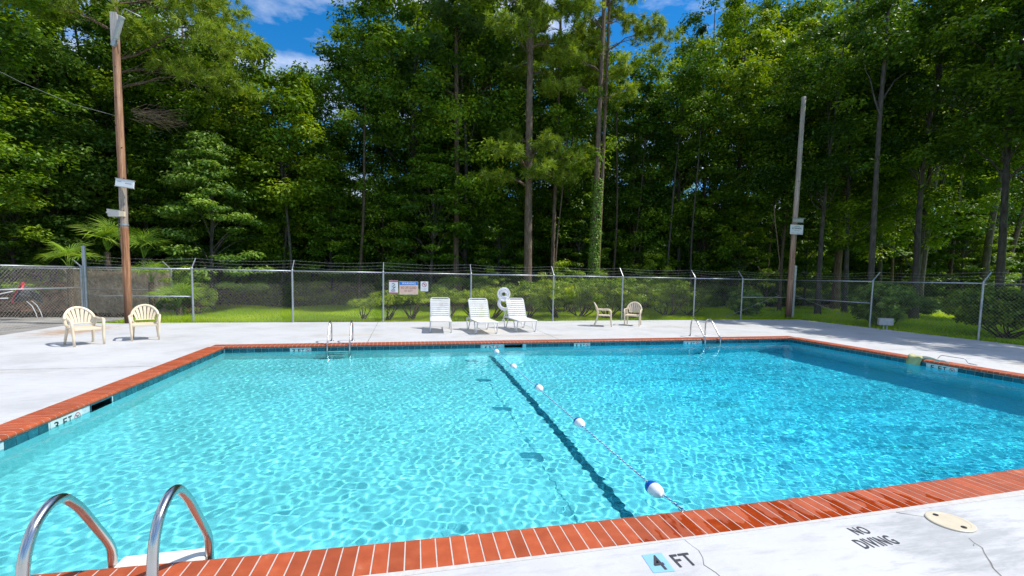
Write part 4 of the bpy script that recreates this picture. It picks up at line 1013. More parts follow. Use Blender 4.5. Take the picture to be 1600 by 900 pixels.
def pine_parts(seed, h, boughs, r0, r1, mneed, lean=(0, 0), per=40, tufts=34, wob=.10, ln=.27, wdt=.017):
    """boughs: list of (z, azimuth, length, rise)"""
    rng = np.random.RandomState(seed); limbs = []; cs = []
    for (z, az, L_, rise) in boughs:
        t = z/h; bx_, by_ = lean[0]*t, lean[1]*t; e = np.array([bx_+L_*math.cos(az), by_+L_*math.sin(az), z+rise]); limbs.append((t, e, r0*.28*(1.2-t)+.012))
        a = np.array([bx_, by_, z])
        nt_ = int(tufts*L_/2.2)
        for i in range(nt_):
            u = rng.uniform(.35, 1.05)**.8; sp = .55*L_*.5*(1.15-abs(u-.75)); c = a+(e-a)*u+np.array([rng.normal(0, .30), rng.normal(0, .30), .12*L_*math.sin(PI*min(u, 1))+rng.normal(0, .12)])*sp*1.35
            cs.append(c)
        for j in range(4):
            u = rng.uniform(.4, .9); p = a+(e-a)*u; az2 = az+rng.choice([-1, 1])*rng.uniform(.5, 1.0); l2 = L_*.35; e2 = p+np.array([l2*math.cos(az2), l2*math.sin(az2), .1+.2*rng.rand()])
            limbs.append((t, e2, .012))
            for q_ in range(5): cs.append(e2+rng.normal(0, .16, 3))
    tr = trunk_mesh('trunk', seed, h, r0, r1, M['bark'], limbs, wob, lean, n=12)
    return tr, needle_tufts('crown', seed, np.array(cs), mneed, per=per, ln=ln, wdt=wdt)

def tree(name, parts, x, y, rz, label, group=None, sc=1.0, cat='tree', z=-.06, crown='crown'):
    o = empty(name, (x, y, z), rz, label, cat, group)
    if sc != 1.0: o.scale = (sc, sc, sc) if not hasattr(sc, '__len__') else sc
    for me in parts: link(me.name.split('.')[0], me, o)
    return o
def top_z(px, Y, ytop):
    X = gx(px, Y); dep = .2306*X+.973*Y; return EYE+dep*(431+.018*(px-800)-ytop)/714

BV = [broadleaf(11, 17, 4.0, 3.3, 105, 205, .19, M['leaf'], M['bark_grey'], r0=.15, wob=.5),
      broadleaf(12, 17, 3.0, 2.9, 100, 205, .19, M['leaf'], M['bark_grey'], r0=.13, wob=.7),
      broadleaf(13, 18, 6.0, 3.6, 110, 195, .20, M['leaf_dark'], M['bark_grey'], r0=.17, wob=.4),
      broadleaf(14, 16, 5.0, 2.6, 80, 175, .20, M['leaf_dark'], M['twig'], r0=.11, wob=.6),
      broadleaf(15, 17, 2.0, 3.2, 115, 195, .19, M['leaf'], M['bark_grey'], r0=.15, wob=.5)]
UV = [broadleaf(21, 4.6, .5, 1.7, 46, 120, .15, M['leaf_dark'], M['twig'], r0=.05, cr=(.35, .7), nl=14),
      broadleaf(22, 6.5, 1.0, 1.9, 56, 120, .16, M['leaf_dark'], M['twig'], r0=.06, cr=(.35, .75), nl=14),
      broadleaf(23, 5.2, .4, 1.8, 52, 130, .15, M['leaf'], M['twig'], r0=.05, cr=(.35, .7), nl=14)]

def where(px):
    for lim, t in [(60, 'at the far left edge'), (180, 'left of the reddish pole'), (260, 'right of the reddish pole'), (340, 'behind the two beige chairs and gate'), (430, 'behind the first fence bay right of the gate'), (520, 'under the left sky gap'), (590, 'behind the far left pool ladder'),
                   (650, 'behind the fence signs'), (710, 'behind the left lounger'), (770, 'behind the middle lounger'), (830, 'behind the hose coils'), (900, 'between the two tall pines'), (960, 'behind the twin pine'), (1020, 'behind the two far chairs'),
                   (1080, 'under the right sky gap'), (1150, 'behind the far right pool ladder'), (1220, 'left of the grey timber pole'), (1290, 'right of the grey timber pole'), (1380, 'behind the straight grey trunk'), (1450, 'behind the gnarled trunk'), (1540, 'left of the leaning trunk')]:
        if px < lim: return t
    return 'at the far right edge'
def put(variant, px, Y, ytop=None, rz=None, label=None, group='broad-leaved trees of the wood', name='broadleaf_tree', h0=17.0, wide=1.0, sc=None):
    if rz is None: rz = random.uniform(0, 6.28)
    if sc is None:
        s_ = top_z(px, Y, ytop)/h0; sc = (wide*(.5+.5*s_), wide*(.5+.5*s_), s_)
    return tree(name, variant, gx(px, Y), Y, rz, label or ('broad', 'slender', 'dark', 'slim dark', 'dense')[[b is variant for b in BV].index(True)]+' leafy tree '+('in the second row ' if Y < 35 else 'deep in the wood ')+where(px), group, sc)

# front edge of the wood, left to right, with the skyline of the photograph
put(BV[4], -40, 21.0, -60, label='leafy tree overhanging the far left edge of the wood', group=None)
put((lambda s: s)(broadleaf(31, 13.5, 1.2, 3.0, 120, 280, .20, M['leaf_pale'], M['bark_grey'], r0=.15)), 85, 24.2, 40, label='big pale leafy tree left of the reddish pole, its leaves catching the sun', group=None, h0=13.5)
put(BV[1], 205, 26.2, -40, label='leafy tree directly behind the reddish timber pole', group=None)
put(BV[0], 300, 26.5, 30, label='leafy tree behind the left pine boughs', group=None)
put((lambda s: s)(broadleaf(32, 14, 2.2, 2.9, 110, 245, .20, M['leaf_bright'], M['bark_grey'], r0=.10, wob=.8)), 440, 25.5, 75, label='yellow-green tree under the small patch of blue sky', group=None, h0=14)
put(BV[0], 372, 27.5, 45, label='mid green tree left of the blue sky gap', group=None)
put(BV[2], 650, 27.0, -40, label='tall dark tree rising right of the blue sky gap', group=None, h0=18, wide=1.05)
put(BV[4], 725, 25.5, -10, label='dense dark green tree in the middle of the wood', group=None, wide=1.05)
put(BV[3], 760, 27.5, -60, label='slim dark tree left of the tall pine', group=None, h0=16)
put(BV[1], 880, 27.0, 70, label='leafy tree between the two tall pines', group=None)
put(BV[3], 985, 27.5, 115, label='small round-topped tree under the right-hand sky gap', group=None, h0=16)
put(BV[0], 1058, 27.5, 85, label='leafy tree stepping up right of the sky gap', group=None)
put((lambda s: s)(broadleaf(33, 17, 4.0, 3.6, 120, 250, .205, M['leaf_bright'], M['bark_grey'], r0=.15)), 1140, 27.0, -2, label='big bright green tree right of the twin pine', group=None)
put(BV[2], 1215, 30.0, 40, label='green tree between the bright tree and the grey pole', group=None, h0=18)
for (px, Y, yt, v_) in [(490, 30, 125, 1), (330, 31, 40, 4), (420, 32, 120, 0), (600, 32, 10, 2), (650, 33, -10, 0), (740, 32, -20, 1), (820, 31, 20, 4), (900, 33, 50, 3), (960, 34, 150, 0), (1020, 34, 130, 1), (1090, 33, 20, 2), (1170, 34, -20, 4),
                        (60, 27, -50, 0), (150, 29, -40, 2), (240, 31, -20, 1), (10, 32, -40, 4), (-90, 27, -60, 2), (1260, 34, 0, 0), (1330, 36, 10, 1), (1400, 37, 0, 4), (1470, 40, 10, 0), (1530, 42, 0, 2), (1590, 44, 0, 1), (1230, 31, -30, 2), (1370, 33, -20, 2), (1450, 30, -20, 2), (1540, 31, -30, 4), (1600, 33, -30, 2),
                        (1300, 31, 40, 3), (1425, 32, 50, 3), (1500, 35, 20, 0), (1570, 37, 10, 4), (1640, 40, 0, 2)]:
    put(BV[v_], px, Y, yt, h0=[17, 17, 18, 16, 17][v_])
for i in range(26):
    px = -60+i*68+random.uniform(-20, 20); Y = random.uniform(38, 50)
    yt = 190 if (350 < px < 560 or 910 < px < 1090) else random.uniform(60, 120)
    put(BV[i % 5], px, Y, yt, h0=[17, 17, 18, 16, 17][i % 5])

# understorey saplings in the dark of the wood
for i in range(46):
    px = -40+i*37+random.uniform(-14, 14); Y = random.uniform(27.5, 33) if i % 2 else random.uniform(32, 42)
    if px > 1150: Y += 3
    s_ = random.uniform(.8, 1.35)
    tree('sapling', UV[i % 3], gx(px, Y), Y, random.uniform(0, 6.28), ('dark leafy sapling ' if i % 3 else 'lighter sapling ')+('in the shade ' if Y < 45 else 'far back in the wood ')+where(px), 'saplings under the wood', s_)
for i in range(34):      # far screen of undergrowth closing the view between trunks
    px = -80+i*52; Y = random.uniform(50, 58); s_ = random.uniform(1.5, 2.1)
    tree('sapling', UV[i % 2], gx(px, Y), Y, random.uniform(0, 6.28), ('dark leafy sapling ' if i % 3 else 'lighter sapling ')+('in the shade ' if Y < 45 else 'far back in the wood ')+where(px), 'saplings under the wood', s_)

MV = [broadleaf(24, 8.5, .8, 2.4, 90, 130, .17, M['leaf'], M['twig'], r0=.08, cr=(.4, .9), nl=18), broadleaf(25, 9.5, 1.5, 2.3, 85, 130, .17, M['leaf_dark'], M['twig'], r0=.09, cr=(.4, .9), nl=18)]
for i in range(40):
    px = -50+i*43+random.uniform(-16, 16); Y = (27.2, 30.5, 34.5)[i % 3]+random.uniform(-.7, .7)
    if px > 1150: Y += 3
    tree('understorey_tree', MV[(i+i//3) % 2], gx(px, Y), Y, random.uniform(0, 6.28), ('half-height leafy tree ' if i % 2 else 'half-height dark tree ')+('in the second row ' if Y < 32 else 'in the third row ')+where(px), 'half-height trees under the wood', random.uniform(.85, 1.15))
rng = np.random.RandomState(77); n = 90000; X_ = rng.uniform(-46, 92, n); Y_ = rng.uniform(44, 60, n)
Z_ = rng.uniform(0, 1, n)**.9*(10.5+1.6*np.sin(X_*.35)+1.2*np.sin(X_*.9+Y_))
P = np.stack([X_, Y_, Z_], 1); V, Fq = leafcloud(P, rng.normal(size=P.shape)+np.array([0, -.2, .5]), .62, rng, .6)
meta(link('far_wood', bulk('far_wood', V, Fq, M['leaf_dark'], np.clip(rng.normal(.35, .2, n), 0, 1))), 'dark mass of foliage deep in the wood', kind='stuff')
# slender bare stems seen in front of the dark
def stem(seed, px, Y, ytop, lean_px, r0, mbark, label, limbs=(), wob=.25):
    h = top_z(px, Y, ytop); lx = gx(px+lean_px, Y)-gx(px, Y)
    me = trunk_mesh('trunk', seed, h, r0, r0*.45, mbark, limbs, wob, (lx, 0), n=10)
    rng = np.random.RandomState(seed); cs = np.array([(lx+rng.normal(0, 1.1), rng.normal(0, .8), h-rng.uniform(-1.2, 2.6)) for _ in range(34)])
    cr_ = crown_mesh('crown', seed, cs, rng.uniform(.4, .9, 34), 130, .17, M['leaf'], .55)
    return tree('slender_tree', (me, cr_), gx(px, Y), Y, 0, label)
stem(41, 458, 24.6, 160, -18, .075, M['bark_grey'], 'thin pale leaning trunk left of centre in the dark wood')
stem(42, 955, 25.5, 120, 6, .07, M['twig'], 'thin dark trunk right beside the twin pine')
stem(43, 985, 26.2, 150, 12, .06, M['twig'], 'second thin dark trunk right of the twin pine')
stem(44, 1036, 25.6, 130, 18, .075, M['bark_grey'], 'thin grey trunk leaning right under the sky gap')
stem(45, 1078, 25.0, 150, -6, .065, M['bark_grey'], 'pale thin trunk behind the small bright tree')
stem(46, 866, 24.0, 200, 10, .05, M['bark'], 'thin twisting stem between the two pines')
stem(47, 560, 25.0, 130, 12, .09, M['twig'], 'dark trunk left of the middle in deep shade')
stem(48, 1195, 26.5, 120, 6, .08, M['twig'], 'dark trunk just left of the grey timber pole')
G = 22.5
gl = [(.62, (-1.1, .2, 11.6), .06), (.66, (.3, .3, 12.2), .07), (.7, (1.2, 0, 11.5), .05)]
stem(51, 1359, 17.0, 30, -10, .145, M['bark_grey'], 'straight grey trunk right of the grey pole, forking high up', gl, .10)
stem(52, 1434, 24.5, 60, 30, .22, M['bark_grey'], 'thick gnarled trunk between the grey trunk and the leaning tree', [(.45, (-2.5, .3, 9.5), .10), (.6, (-2.0, 0, 12), .09), (.55, (2.8, .2, 12), .09)], .5)
stem(53, 1532, 23.0, 60, 14, .24, M['bark_grey'], 'broad pale-patched trunk near the right edge', [(.5, (1.8, .3, 11.0), .10), (.62, (-2.0, 0, 12), .08)], .35)
stem(54, 1553, 25.0, 120, 75, .20, M['twig'], 'dark trunk leaning strongly right at the right edge', (), .1)
stem(55, 1478, 27.0, 90, 6, .15, M['twig'], 'dark straight trunk left of the broad pale-patched trunk', (), .15)
stem(56, 1392, 26.0, 200, -26, .10, M['twig'], 'crooked dark trunk right of the straight grey trunk', (), .6)

# pines
def rnd_boughs(seed, z0, z1, n, L0=1.6, L1=3.0, rise=.5):
    r = random.Random(seed); return [(z0+(z1-z0)*(i+.5)/n, r.uniform(0, 6.28), r.uniform(L0, L1)*(1-.35*i/n), r.uniform(.1, rise)) for i in range(n)]
bA = [(6.2, 3.3, 2.3, .25), (6.6, .2, 2.1, .15), (7.0, 3.9, 2.2, .5), (7.6, 5.2, 1.8, .5), (7.3, 1.2, 1.6, .5), (6.4, 4.7, 1.7, .3), (8.3, 2.6, 1.2, .4), (6.9, 5.9, 2.2, .7)]
tree('pine_tree', pine_parts(61, 20, bA+rnd_boughs(1, 11.5, 19.5, 20, 2.0, 3.4), .22, .10, M['needle'], lean=(-.15, 0)), gx(824, 22.3), 22.3, 0, 'tall pine with a tuft of bright needles halfway up its bare trunk')
tree('pine_tree', pine_parts(62, 18, [(7.7, .3, 2.0, .4), (8.2, 5.8, 1.8, .3)]+rnd_boughs(2, 12, 17.5, 14, 1.6, 2.6), .13, .06, M['needle'], lean=(.1, 0)), gx(861, 25), 25, 0, 'thinner pine just right of the tall tufted pine')
# twin-stemmed pine with ivy
tw = pine_parts(63, 19, [(13.2, .1, 3.9, 1.5), (12.2, 3.3, 2.6, .4), (11.0, 3.0, 2.8, .3), (11.5, 5.0, 1.8, .3), (12.6, 1.4, 1.5, .5), (10.7, 5.9, 1.5, .4)]+rnd_boughs(3, 13.8, 18.5, 14, 1.8, 3.0), .17, .09, M['needle'], lean=(.25, 0), wob=.04)
t_ = tree('pine_tree', tw, gx(924, 22.5), 22.5, 0, 'twin-stemmed pine with ivy climbing its lower trunk')
link('trunk', trunk_mesh('second_trunk', 64, 18, .12, .06, M['bark'], [], .04, (.30, .1), n=10), t_, (.34, .16, 0))
rng = np.random.RandomState(9); n = 5200; zz = rng.uniform(0, 1, n)**1.25*6.9; aa = rng.uniform(0, 2*PI, n); rr_ = .20+.10*rng.rand(n)+.22*np.exp(-zz/.8)
P = np.stack([.25*zz/19+.05+rr_*np.cos(aa), .05+rr_*np.sin(aa), zz], 1); Nn = np.stack([np.cos(aa), np.sin(aa), .5+0*aa], 1)+rng.normal(size=(n, 3))*.4
V, Fq = leafcloud(P, Nn, .10, rng, .8); meta(link('ivy', bulk('ivy', V, Fq, M['leaf_pale'], np.clip(rng.normal(.6, .2, n), 0, 1)), t_), kind='stuff')
bR = [(12.0, 2.9, 3.6, .3), (11.3, 3.3, 3.8, .5), (13.0, 3.1, 3.2, .8), (14.0, 2.7, 3.0, .9), (12.5, 5.2, 2.2, .4), (13.4, .3, 2.4, .5)]
tree('pine_tree', pine_parts(65, 22, bR+rnd_boughs(5, 14.5, 21, 14, 2.0, 3.2), .22, .10, M['needle_dark'], lean=(.1, 0)), gx(1304, 23.5), 23.5, 0, 'dark pine with level boughs against the white cloud on the right')
bL = [(9.3, -.1, 4.4, .2), (9.9, .3, 4.0, .4), (10.4, -.35, 4.8, .5), (11.2, .05, 4.6, .7), (11.9, -.2, 4.2, .8), (12.6, .3, 4.2, .6), (11.5, 3.3, 2.6, .3), (12.8, 2.8, 2.8, .4), (13.2, 5.6, 3.0, .4), (10.8, 5.5, 2.4, .2)]
tree('pine_tree', pine_parts(66, 20, bL+rnd_boughs(6, 13.5, 19.5, 14, 2.0, 3.4), .16, .09, M['needle'], tufts=36), gx(200, 22.9), 22.9, 0, 'pine spreading sunlit yellow-green boughs above the reddish pole')
tree('pine_tree', pine_parts(67, 19, rnd_boughs(7, 9.5, 18.5, 20, 1.8, 2.8), .17, .07, M['needle_dark']), gx(712, 24.5), 24.5, 0, 'dark pine standing in front of the middle of the wood')

# layered bushy tree left of centre, and lower layered boughs in the middle
def layered(seed, h, rx, n, per, size, m):
    rng = np.random.RandomState(seed); cs = []; rd = []
    for i in range(n):
        z = .5+(h-.5)*rng.rand()**.9; k = (1-(z/h)**1.8)**.6; a = rng.uniform(0, 2*PI); r = rx*k*rng.uniform(.45, 1.0); cs.append((r*math.cos(a), r*math.sin(a), z)); rd.append(rng.uniform(.45, .8))
    cs = np.array(cs); limbs = [(max(.05, (c[2]-.5)/h*.85), c, .03) for c in cs[:30]]
    return trunk_mesh('trunk', seed, h*.92, .11, .02, M['bark_grey'], limbs, .2), crown_mesh('crown', seed, cs, np.array(rd), per, size, m, .30, .9, .45, droop=.5)
LA = layered(71, 7.6, 2.3, 130, 180, .17, M['leaf_pale'])
tree('bushy_tree', LA, gx(332, 23.0), 23.0, 0, 'pale green layered bushy tree just right of the reddish pole')
LB = layered(72, 8.2, 2.6, 110, 140, .20, M['leaf'])
tree('bushy_tree', LB, gx(672, 24.3), 24.3, 1, 'mid green layered tree in the shade behind the middle fence post')
tree('bushy_tree', LB, gx(235, 24.9), 24.9, 3, 'dark layered tree between the reddish pole and the pale bushy tree', None, .8)
tree('bushy_tree', LB, gx(778, 25), 25, 2, 'layered tree left of the tall tufted pine', None, .75)
tree('bushy_tree', LB, gx(1500, 25), 25, 4, 'layered tree low down near the right edge', None, (1.2, 1.2, .9))
tree('bushy_tree', LB, gx(1150, 26.5), 26.5, 5, 'layered dark tree left of the grey pole', None, .9)
tree('bushy_tree', LB, gx(1090, 27.2), 27.2, .4, 'layered tree in the shade left of the far right ladder', None, .85)
tree('bushy_tree', LB, gx(1255, 26.8), 26.8, 1.4, 'layered dark tree between the grey pole and the straight grey trunk', None, .8)
tree('bushy_tree', LB, gx(1405, 27.5), 27.5, 2.4, 'layered dark tree behind the right fence post and the dark round bush', None, (1.1, 1.1, .8))
tree('bushy_tree', LB, gx(1585, 27.5), 27.5, 5.2, 'layered dark tree at the right edge behind the wide clipped bush', None, (1.2, 1.2, .8))
tree('bushy_tree', LB, gx(520, 26.0), 26.0, 3.3, 'layered dark tree behind the second fence post from the gate', None, .75)
tree('bushy_tree', LB, gx(905, 26.3), 26.3, 4.3, 'layered tree left of the ivy-clad twin pine', None, .8)
tree('bushy_tree', LB, gx(25, 23.5), 23.5, 2.5, 'layered tree at the far left beyond the black cart', None, (1.0, 1.0, .8))
# dead brush hanging beside the reddish pole
db = empty('dead_branch', (gx(215, 21.5), 21.5, top_z(215, 21.5, 190)), label='dead brown twiggy branch hanging right of the reddish pole', cat='branch')
mb = MB(); r = random.Random(8)
for i in range(46):
    a = r.uniform(-.5, .5); P = [Vector((0, 0, 0))+Vector((r.uniform(0, .8), r.uniform(-.2, .2), r.uniform(-.1, .25)))]
    for j in range(5): P.append(P[-1]+Vector((r.uniform(.1, .35), r.uniform(-.12, .12), r.uniform(-.16, .12)+a*.15)))
    mb.tube(P, [.010, .009, .007, .006, .004, .003], 4, cap=False)
mb.build('twigs', M['dead'], db)['kind'] = 'stuff'

# shade trees beyond the right fence (outside the frame but they darken the deck edge and lawn)
for i, (x, y, s_) in enumerate([(24.6, -3, .96), (25.2, 2.0, 1.0), (24.6, 6.6, .97), (25.6, 10.6, 1.0)]):
    tree('broadleaf_tree', BV[(i*2) % 5], x, y, i, 'leafy tree beyond the right fence shading the deck edge', 'shade trees beyond the right fence', s_)
for (x, y, s_, v_, lb) in [(24.9, 17.6, .98, 2, 'dark tree standing behind the straight grey trunk'), (29.5, 16.0, 1.0, 2, 'dark tree beyond the corner of the shaded lawn'), (29.0, 22.5, 1.0, 1, 'slender tree between the gnarled trunk and the broad trunk'), (21.8, 20.2, .85, 2, 'dark tree over the lawn right behind the grey pole'), (25.4, 14.6, 1.0, 2, 'dark tree overhanging the top right corner'), (27.5, 19.5, 1.05, 4, 'dark leafy tree behind the right hedge bush'), (24.5, 21.0, .92, 0, 'leafy tree behind the right pine, over the shaded lawn'), (21.6, 22.6, .9, 3, 'slim leafy tree right behind the grey pole')]:
    tree('broadleaf_tree', BV[v_], x, y, 2.2*x, lb, None, s_)

# fan palms by the gate
def frond_mesh(seed):
    r = random.Random(seed); mb = MB(); n = 17
    mb.tube([(0, 0, 0), (.10, 0, .30), (.26, 0, .52)], [.012, .010, .008], 5)
    tint = [.35]*len(mb.f); c = Vector((.26, 0, .52))
    for i in range(n):
        a = (i/(n-1)-.5)*3.5; L_ = .72*(1-.20*abs(a)/1.75)*r.uniform(.9, 1.08); d_ = Vector((math.cos(a)*.85, math.sin(a), .35*math.cos(a))).normalized(); side = d_.cross(Vector((-.3, 0, 1))).normalized()
        p1 = c+d_*L_*.55; p2 = c+d_*L_+Vector((0, 0, -.14*r.random()-.05)); w1 = .0135
        b = len(mb.v); mb.add([c-side*.006, p1-side*w1, p2, p1+side*w1, c+side*.006, p1+Vector((0, 0, -.012))], [(0, 1, 5), (1, 2, 5), (2, 3, 5), (3, 4, 5), (4, 0, 5)]); tint += [.3+.5*r.random()]*5
    me = mb.mesh('frond', M['palm']); at = me.attributes.new('tint', 'FLOAT', 'FACE'); at.data.foreach_set('value', tint[:len(me.polygons)]+[.5]*max(0, len(me.polygons)-len(tint))); return me
FR = [frond_mesh(i) for i in range(3)]
def palm(x, y, th, sc_, nf, seed, label):
    o = empty('fan_palm', (x, y, -.05), 0, label, 'palm'); r = random.Random(seed)
    if th > .1: MB().tube([(0, 0, 0), (0, 0, th)], [.11, .09], 9).build('trunk', M['twig'], o)
    for i in range(nf):
        f_ = link('frond', FR[i % 3], o, (0, 0, th)); el = r.uniform(-.15, 1.05)*(1 if i % 3 else .6)
        f_.rotation_euler = (r.uniform(-.25, .25), -el+.12, 2*PI*i/nf*1.618+r.uniform(-.2, .2)); s_ = sc_*r.uniform(.85, 1.15); f_.scale = (s_, s_, s_)
palm(gx(112, 19.6), 19.6, 1.75, 1.05, 8, 1, 'fan palm left of the thick gate post')
palm(gx(172, 21.7), 21.7, 2.45, 1.3, 11, 2, 'tallest fan palm, just left of the reddish pole')
palm(gx(228, 21.7), 21.7, 2.2, 1.2, 10, 3, 'fan palm just right of the reddish pole')
palm(gx(238, 19.6), 19.6, 1.3, .85, 9, 4, 'small fan palm behind the gate top rail')
palm(gx(280, 19.4), 19.4, .40, 1.0, 11, 5, 'low yellowish fan palm behind the gate, at grass level')

# shrubs behind the fence
def shrub_parts(seed, h, rx, z0, n, per, size, m, stems, spread=.6, flat=.5):
    rng = np.random.RandomState(seed); cs = []
    for i in range(n):
        a = rng.uniform(0, 2*PI); r = rx*math.sqrt(rng.rand()); cs.append((r*math.cos(a), r*math.sin(a)*.8, z0+(h-z0)*rng.rand()*(1-.5*(r/rx)**2)))
    cs = np.array(cs); mb = MB()
    for i in range(stems):
        c = cs[rng.randint(n)]; a = math.atan2(c[1], c[0]); P = [Vector((rng.normal(0, .05), rng.normal(0, .05), -.02))]
        k = Vector((c[0]*.55+rng.normal(0, .05), c[1]*.55, z0*.55)); e = Vector(c)
        P += [P[0].lerp(k, .55)+Vector((rng.normal(0, .03), 0, 0)), k, k.lerp(e, .5)+Vector((rng.normal(0, .05), 0, 0)), e]
        mb.tube(P, [.028, .024, .018, .012, .006], 5)
    return mb.mesh('stems', M['twig'], True), crown_mesh('foliage', seed, cs, rng.uniform(.14, .30, n)*(.6+.4*rx), per, size, m, flat, .6, .5)
SH = [shrub_parts(81, 1.15, .75, .72, 40, 60, .07, M['shrub'], 9), shrub_parts(82, 1.2, .85, .70, 44, 60, .07, M['shrub'], 8), shrub_parts(83, 1.45, .95, .45, 60, 70, .08, M['leaf_bright'], 10)]
shl = [('low sparse shrub at the left end of the row behind the fence', 567, 17.9, 0, .75), ('crooked-stemmed shrub behind the fence post left of the signs', 607, 18.0, 1, 1.0), ('bare-stemmed shrub below the fence signs', 645, 18.1, 0, 1.05),
       ('flat-topped shrub behind the left lounger', 700, 18.3, 1, 1.05), ('shrub with thick crooked stem behind the middle lounger', 741, 18.0, 0, 1.05), ('shrub with a bent stem left of the hose coils', 770, 18.2, 1, 1.1),
       ('loose green shrub behind the right lounger', 822, 18.4, 2, 1.2), ('green shrub behind the post right of the hose', 872, 18.0, 1, 1.4), ('dense reddish-tipped shrub left of the side-on chair', 905, 18.3, 2, 1.3),
       ('shrub right behind the side-on far chair', 948, 18.5, 2, 1.3), ('shrub behind the far chair facing the camera', 990, 18.6, 2, 1.35), ('leafy shrub left of the fence post by the far ladder', 1040, 18.9, 2, 1.4), ('dark shrub spreading right of the far chairs', 1075, 19.6, 2, 1.05)]
for lb, px, Y, v_, s_ in shl: tree('shrub', SH[v_], gx(px, Y), Y, px*.7, lb, 'shrubs planted behind the far fence', s_, 'shrub', crown='foliage')
LS = shrub_parts(84, 2.6, 1.5, .3, 90, 110, .11, M['leaf_bright'], 12)
tree('shrub', LS, gx(880, 21.5), 21.5, 0, 'tall loose green shrub right of the pine, taller than the fence', None, 1.0, 'shrub')
tree('shrub', LS, gx(1018, 23.6), 23.6, 2, 'bright small tree-like shrub standing in the sun below the dark trunks', None, (1.0, 1.0, 1.25), 'shrub')
tree('shrub', LS, gx(760, 22.8), 22.8, 4, 'loose green shrub behind the middle lounger, left of the pine', None, .85, 'shrub')
tree('shrub', LS, gx(935, 22.0), 22.0, 3, 'green shrub at the ivy-clad foot of the twin pine', None, .8, 'shrub')
tree('shrub', LS, gx(296, 20.6), 20.6, 1, 'green shrub behind the first fence post right of the gate', None, (.7, .7, .75), 'shrub')
def hedge_parts(seed, h, rx, ry, n, per, size, m, stems=10, z0=.45):
    rng = np.random.RandomState(seed); cs = []
    while len(cs) < n:
        p = rng.uniform(-1, 1, 3)
        if abs(p[0])**2.6+abs(p[1])**2.6+abs(p[2])**2.6 > 1 or np.abs(p).max() < .55: continue
        cs.append((p[0]*rx, p[1]*ry, z0+(h-z0)*(p[2]+1)/2))
    cs = np.array(cs); mb = MB()
    for i in range(stems):
        c = cs[rng.randint(n)]; mb.tube([(rng.normal(0, .10), rng.normal(0, .08), -.02), (c[0]*.5, c[1]*.5, z0*.8), (c[0]*.9, c[1]*.9, c[2])], [.03, .022, .008], 5)
    return mb.mesh('stems', M['twig'], True), crown_mesh('foliage', seed, cs, rng.uniform(.16, .28, n), per, size, m, .8, .5, .55)
H1 = hedge_parts(91, 1.72, 1.05, .9, 140, 120, .10, M['leaf_pale'], z0=.25); H2 = hedge_parts(92, 1.6, 1.6, .9, 190, 130, .12, M['leaf_bright'], z0=.5, stems=16)
tree('clipped_bush', H1, 18.9, 14.55, 0, 'dark rounded clipped bush behind the right fence, by the grey utility box', None, 1.0, 'bush')
tree('clipped_bush', H2, 19.6, 11.0, math.radians(100), 'wide clipped bush behind the last fence post on the right', None, 1.0, 'bush')
tree('clipped_bush', H1, gx(1163, 18.9), 18.9, 1, 'small round bush left of the grey timber pole', None, (.8, .8, .75), 'bush')
tree('clipped_bush', H1, 27.0, 19.0, 2, 'dark bush on the shaded lawn between the two right-hand bushes', None, (.9, .9, .6), 'bush')

# shade trees' companions keep the right-hand lawn dim
tree('broadleaf_tree', BV[2], 27.8, 12.4, 1.0, 'leafy tree beyond the right fence shading the deck edge', 'shade trees beyond the right fence', 1.0)
tree('broadleaf_tree', BV[4], 23.9, 10.4, 2.0, 'leafy tree beyond the right fence shading the deck edge', 'shade trees beyond the right fence', .95)
# hanging vine left of the grey pole
hv = empty('hanging_vine', (gx(1205, 19.5), 19.5, 0), label='pale hanging vine looping down left of the grey timber pole', cat='vine')
def zy(y, Y=19.5, px=1210): return top_z(px, Y, y)
MB().tube([(gx(px, 19.5)-gx(1205, 19.5), 0, zy(y)) for px, y in [(1200, 325), (1203, 350), (1208, 375), (1211, 395), (1214, 410), (1213, 422), (1206, 428), (1195, 430), (1185, 424), (1180, 417)]], .022, 6).build('stem', M['dead'], hv, smooth=True)
for (a, b, lb) in [((16.9, 17.75, 1.05), (14.6, 18.4, .0), 'guy wire slanting down left from the grey pole'), ((17.7, 17.9, 1.15), (21.2, 18.2, .1), 'guy wire slanting down right from the grey pole')]:
    gw = empty('guy_wire', a, label=lb, cat='wire'); MB().tube([(0, 0, 0), tuple(np.subtract(b, a))], .010, 5).build('cable', M['wire'], gw)

# grass blades on the lawn strip seen through the fence
def grass(seed, n, x0, x1, y0, y1):
    rng = np.random.RandomState(seed); x = rng.uniform(x0, x1, n); y = y0+(y1-y0)*rng.uniform(0, 1, n)**1.4; h = rng.uniform(.05, .14, n)*(1+.5*np.sin(x*1.3+y)); w_ = .012+.006*rng.rand(n)
    a = rng.uniform(0, PI, n); dx = np.cos(a)*w_; dy = np.sin(a)*w_; lx = rng.normal(0, .04, n); ly = rng.normal(0, .04, n)
    V = np.stack([np.stack([x-dx, y-dy, 0*x-.06], 1), np.stack([x+dx, y+dy, 0*x-.06], 1), np.stack([x+lx, y+ly, h-.06], 1)], 1).reshape(-1, 3)
    t = np.clip(.5+.22*np.sin(x*.9+1.7*np.sin(y*.8))+rng.normal(0, .15, n), 0, 1)
    return bulk('grass', V, np.arange(3*n).reshape(n, 3), M['grass'], t)
go = link('grass', grass(3, 150000, -9.4, 19, 17.12, 25.2)); meta(go, 'bright green lawn grass along the foot of the far fence', 'grass', kind='stuff')
go = link('grass', grass(4, 60000, 17.5, 30, 7.5, 25.5)); meta(go, 'shaded lawn grass beyond the right fence', 'grass', kind='stuff')
bk = MB(); nx_, ny_ = 60, 10; rs = np.random.RandomState(31)
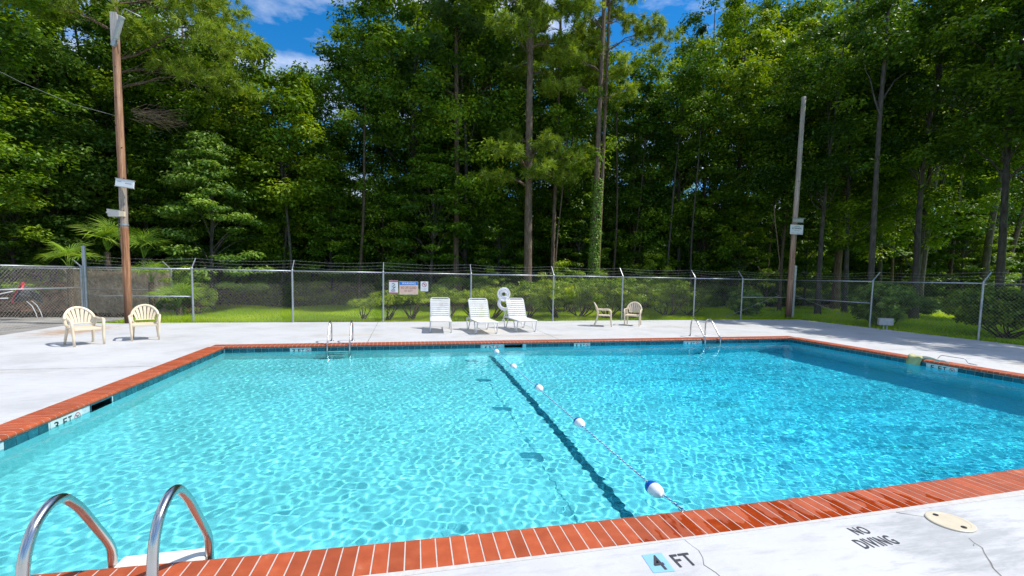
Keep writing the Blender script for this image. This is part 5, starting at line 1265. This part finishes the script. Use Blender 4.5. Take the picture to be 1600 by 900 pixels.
vv = [(-26+17.2*i/nx_+.1*rs.randn(), 21.9+3.2*j/ny_, -.08+(1.0+.18*math.sin(i*.5))*math.sin(min(1, j/5)*PI/2)*(1 if i < 54 else (60-i)/6)+.05*rs.randn()) for i in range(nx_+1) for j in range(ny_+1)]
bk.add(vv, [(i*(ny_+1)+j, (i+1)*(ny_+1)+j, (i+1)*(ny_+1)+j+1, i*(ny_+1)+j+1) for i in range(nx_) for j in range(ny_)])
M['bank'] = noisy('reddish_litter_bank', [(.3, (.05, .025, .014)), (.5, (.20, .085, .045)), (.75, (.38, .20, .11))], 5, .95, bump=.8, bscale=14)
meta(bk.build('earth_bank', M['bank'], smooth=True), 'reddish brown leaf-strewn bank behind the left fence', kind='structure')
rng = np.random.RandomState(13); n = 80000; X_ = rng.uniform(-9, 60, n); Y_ = 25.1+(rng.uniform(0, 1, n)**1.8)*8+np.where(X_ > 20, 3.5, 0)+.5*np.sin(X_*1.3)
P = np.stack([X_, Y_, -.05+rng.uniform(0, 1, n)*(.75+.35*np.sin(X_*.8+Y_)+.2*np.sin(X_*2.1)+np.clip(Y_-25.6, 0, 3)*.6)], 1); V, Fq = leafcloud(P, rng.normal(size=P.shape)*.6+np.array([0, 0, .8]), .19, rng, .5)
meta(link('undergrowth', bulk('undergrowth', V, Fq, M['leaf'], np.clip(rng.normal(.4, .2, n), 0, 1))), 'low undergrowth along the back edge of the lawn', kind='stuff')
# dry leaf litter under the trees
rng = np.random.RandomState(12); n = 30000; P = np.stack([rng.uniform(-30, 45, n), rng.uniform(25, 38, n), -.05+.03*rng.rand(n)], 1)
P2 = np.stack([rng.uniform(-24, -9.8, 9000), rng.uniform(19.5, 26, 9000), -.045+.05*rng.rand(9000)], 1); P = np.vstack([P, P2])
V, Fq = leafcloud(P, np.tile([0, 0, 1.0], (len(P), 1))+rng.normal(size=P.shape)*.5, .11, rng, .6); M['litter'] = noisy('dry_leaves', [(.3, (.015, .010, .006)), (.7, (.06, .036, .02))], 3, .9)
meta(link('leaf_litter', bulk('leaf_litter', V, Fq, M['litter'])), 'brown dry leaf litter under the trees', kind='stuff')

# pairs of look-alikes in the wood are told apart by which stands nearer
by = {}
for o in S.objects:
    if o.parent is None and o.get('label') and o.get('group') and 'shade trees' not in o['group']: by.setdefault(o['label'], []).append(o)
for lb, os_ in by.items():
    if 2 <= len(os_) <= 3:
        os_.sort(key=lambda o: o.location.y)
        for o, wd_ in zip(os_, ['nearer', 'farther'] if len(os_) == 2 else ['nearest', 'middle', 'farthest']): o['label'] = wd_+' '+lb

sh = sorted([o for o in S.objects if o.parent is None and 'shade trees' in str(o.get('group', ''))], key=lambda o: (o.location.y, o.location.x))
for o, wd_ in zip(sh, ['first', 'second', 'third', 'fourth', 'fifth', 'sixth']): o['label'] = wd_+' leafy tree from the camera beyond the right fence, shading the deck edge'
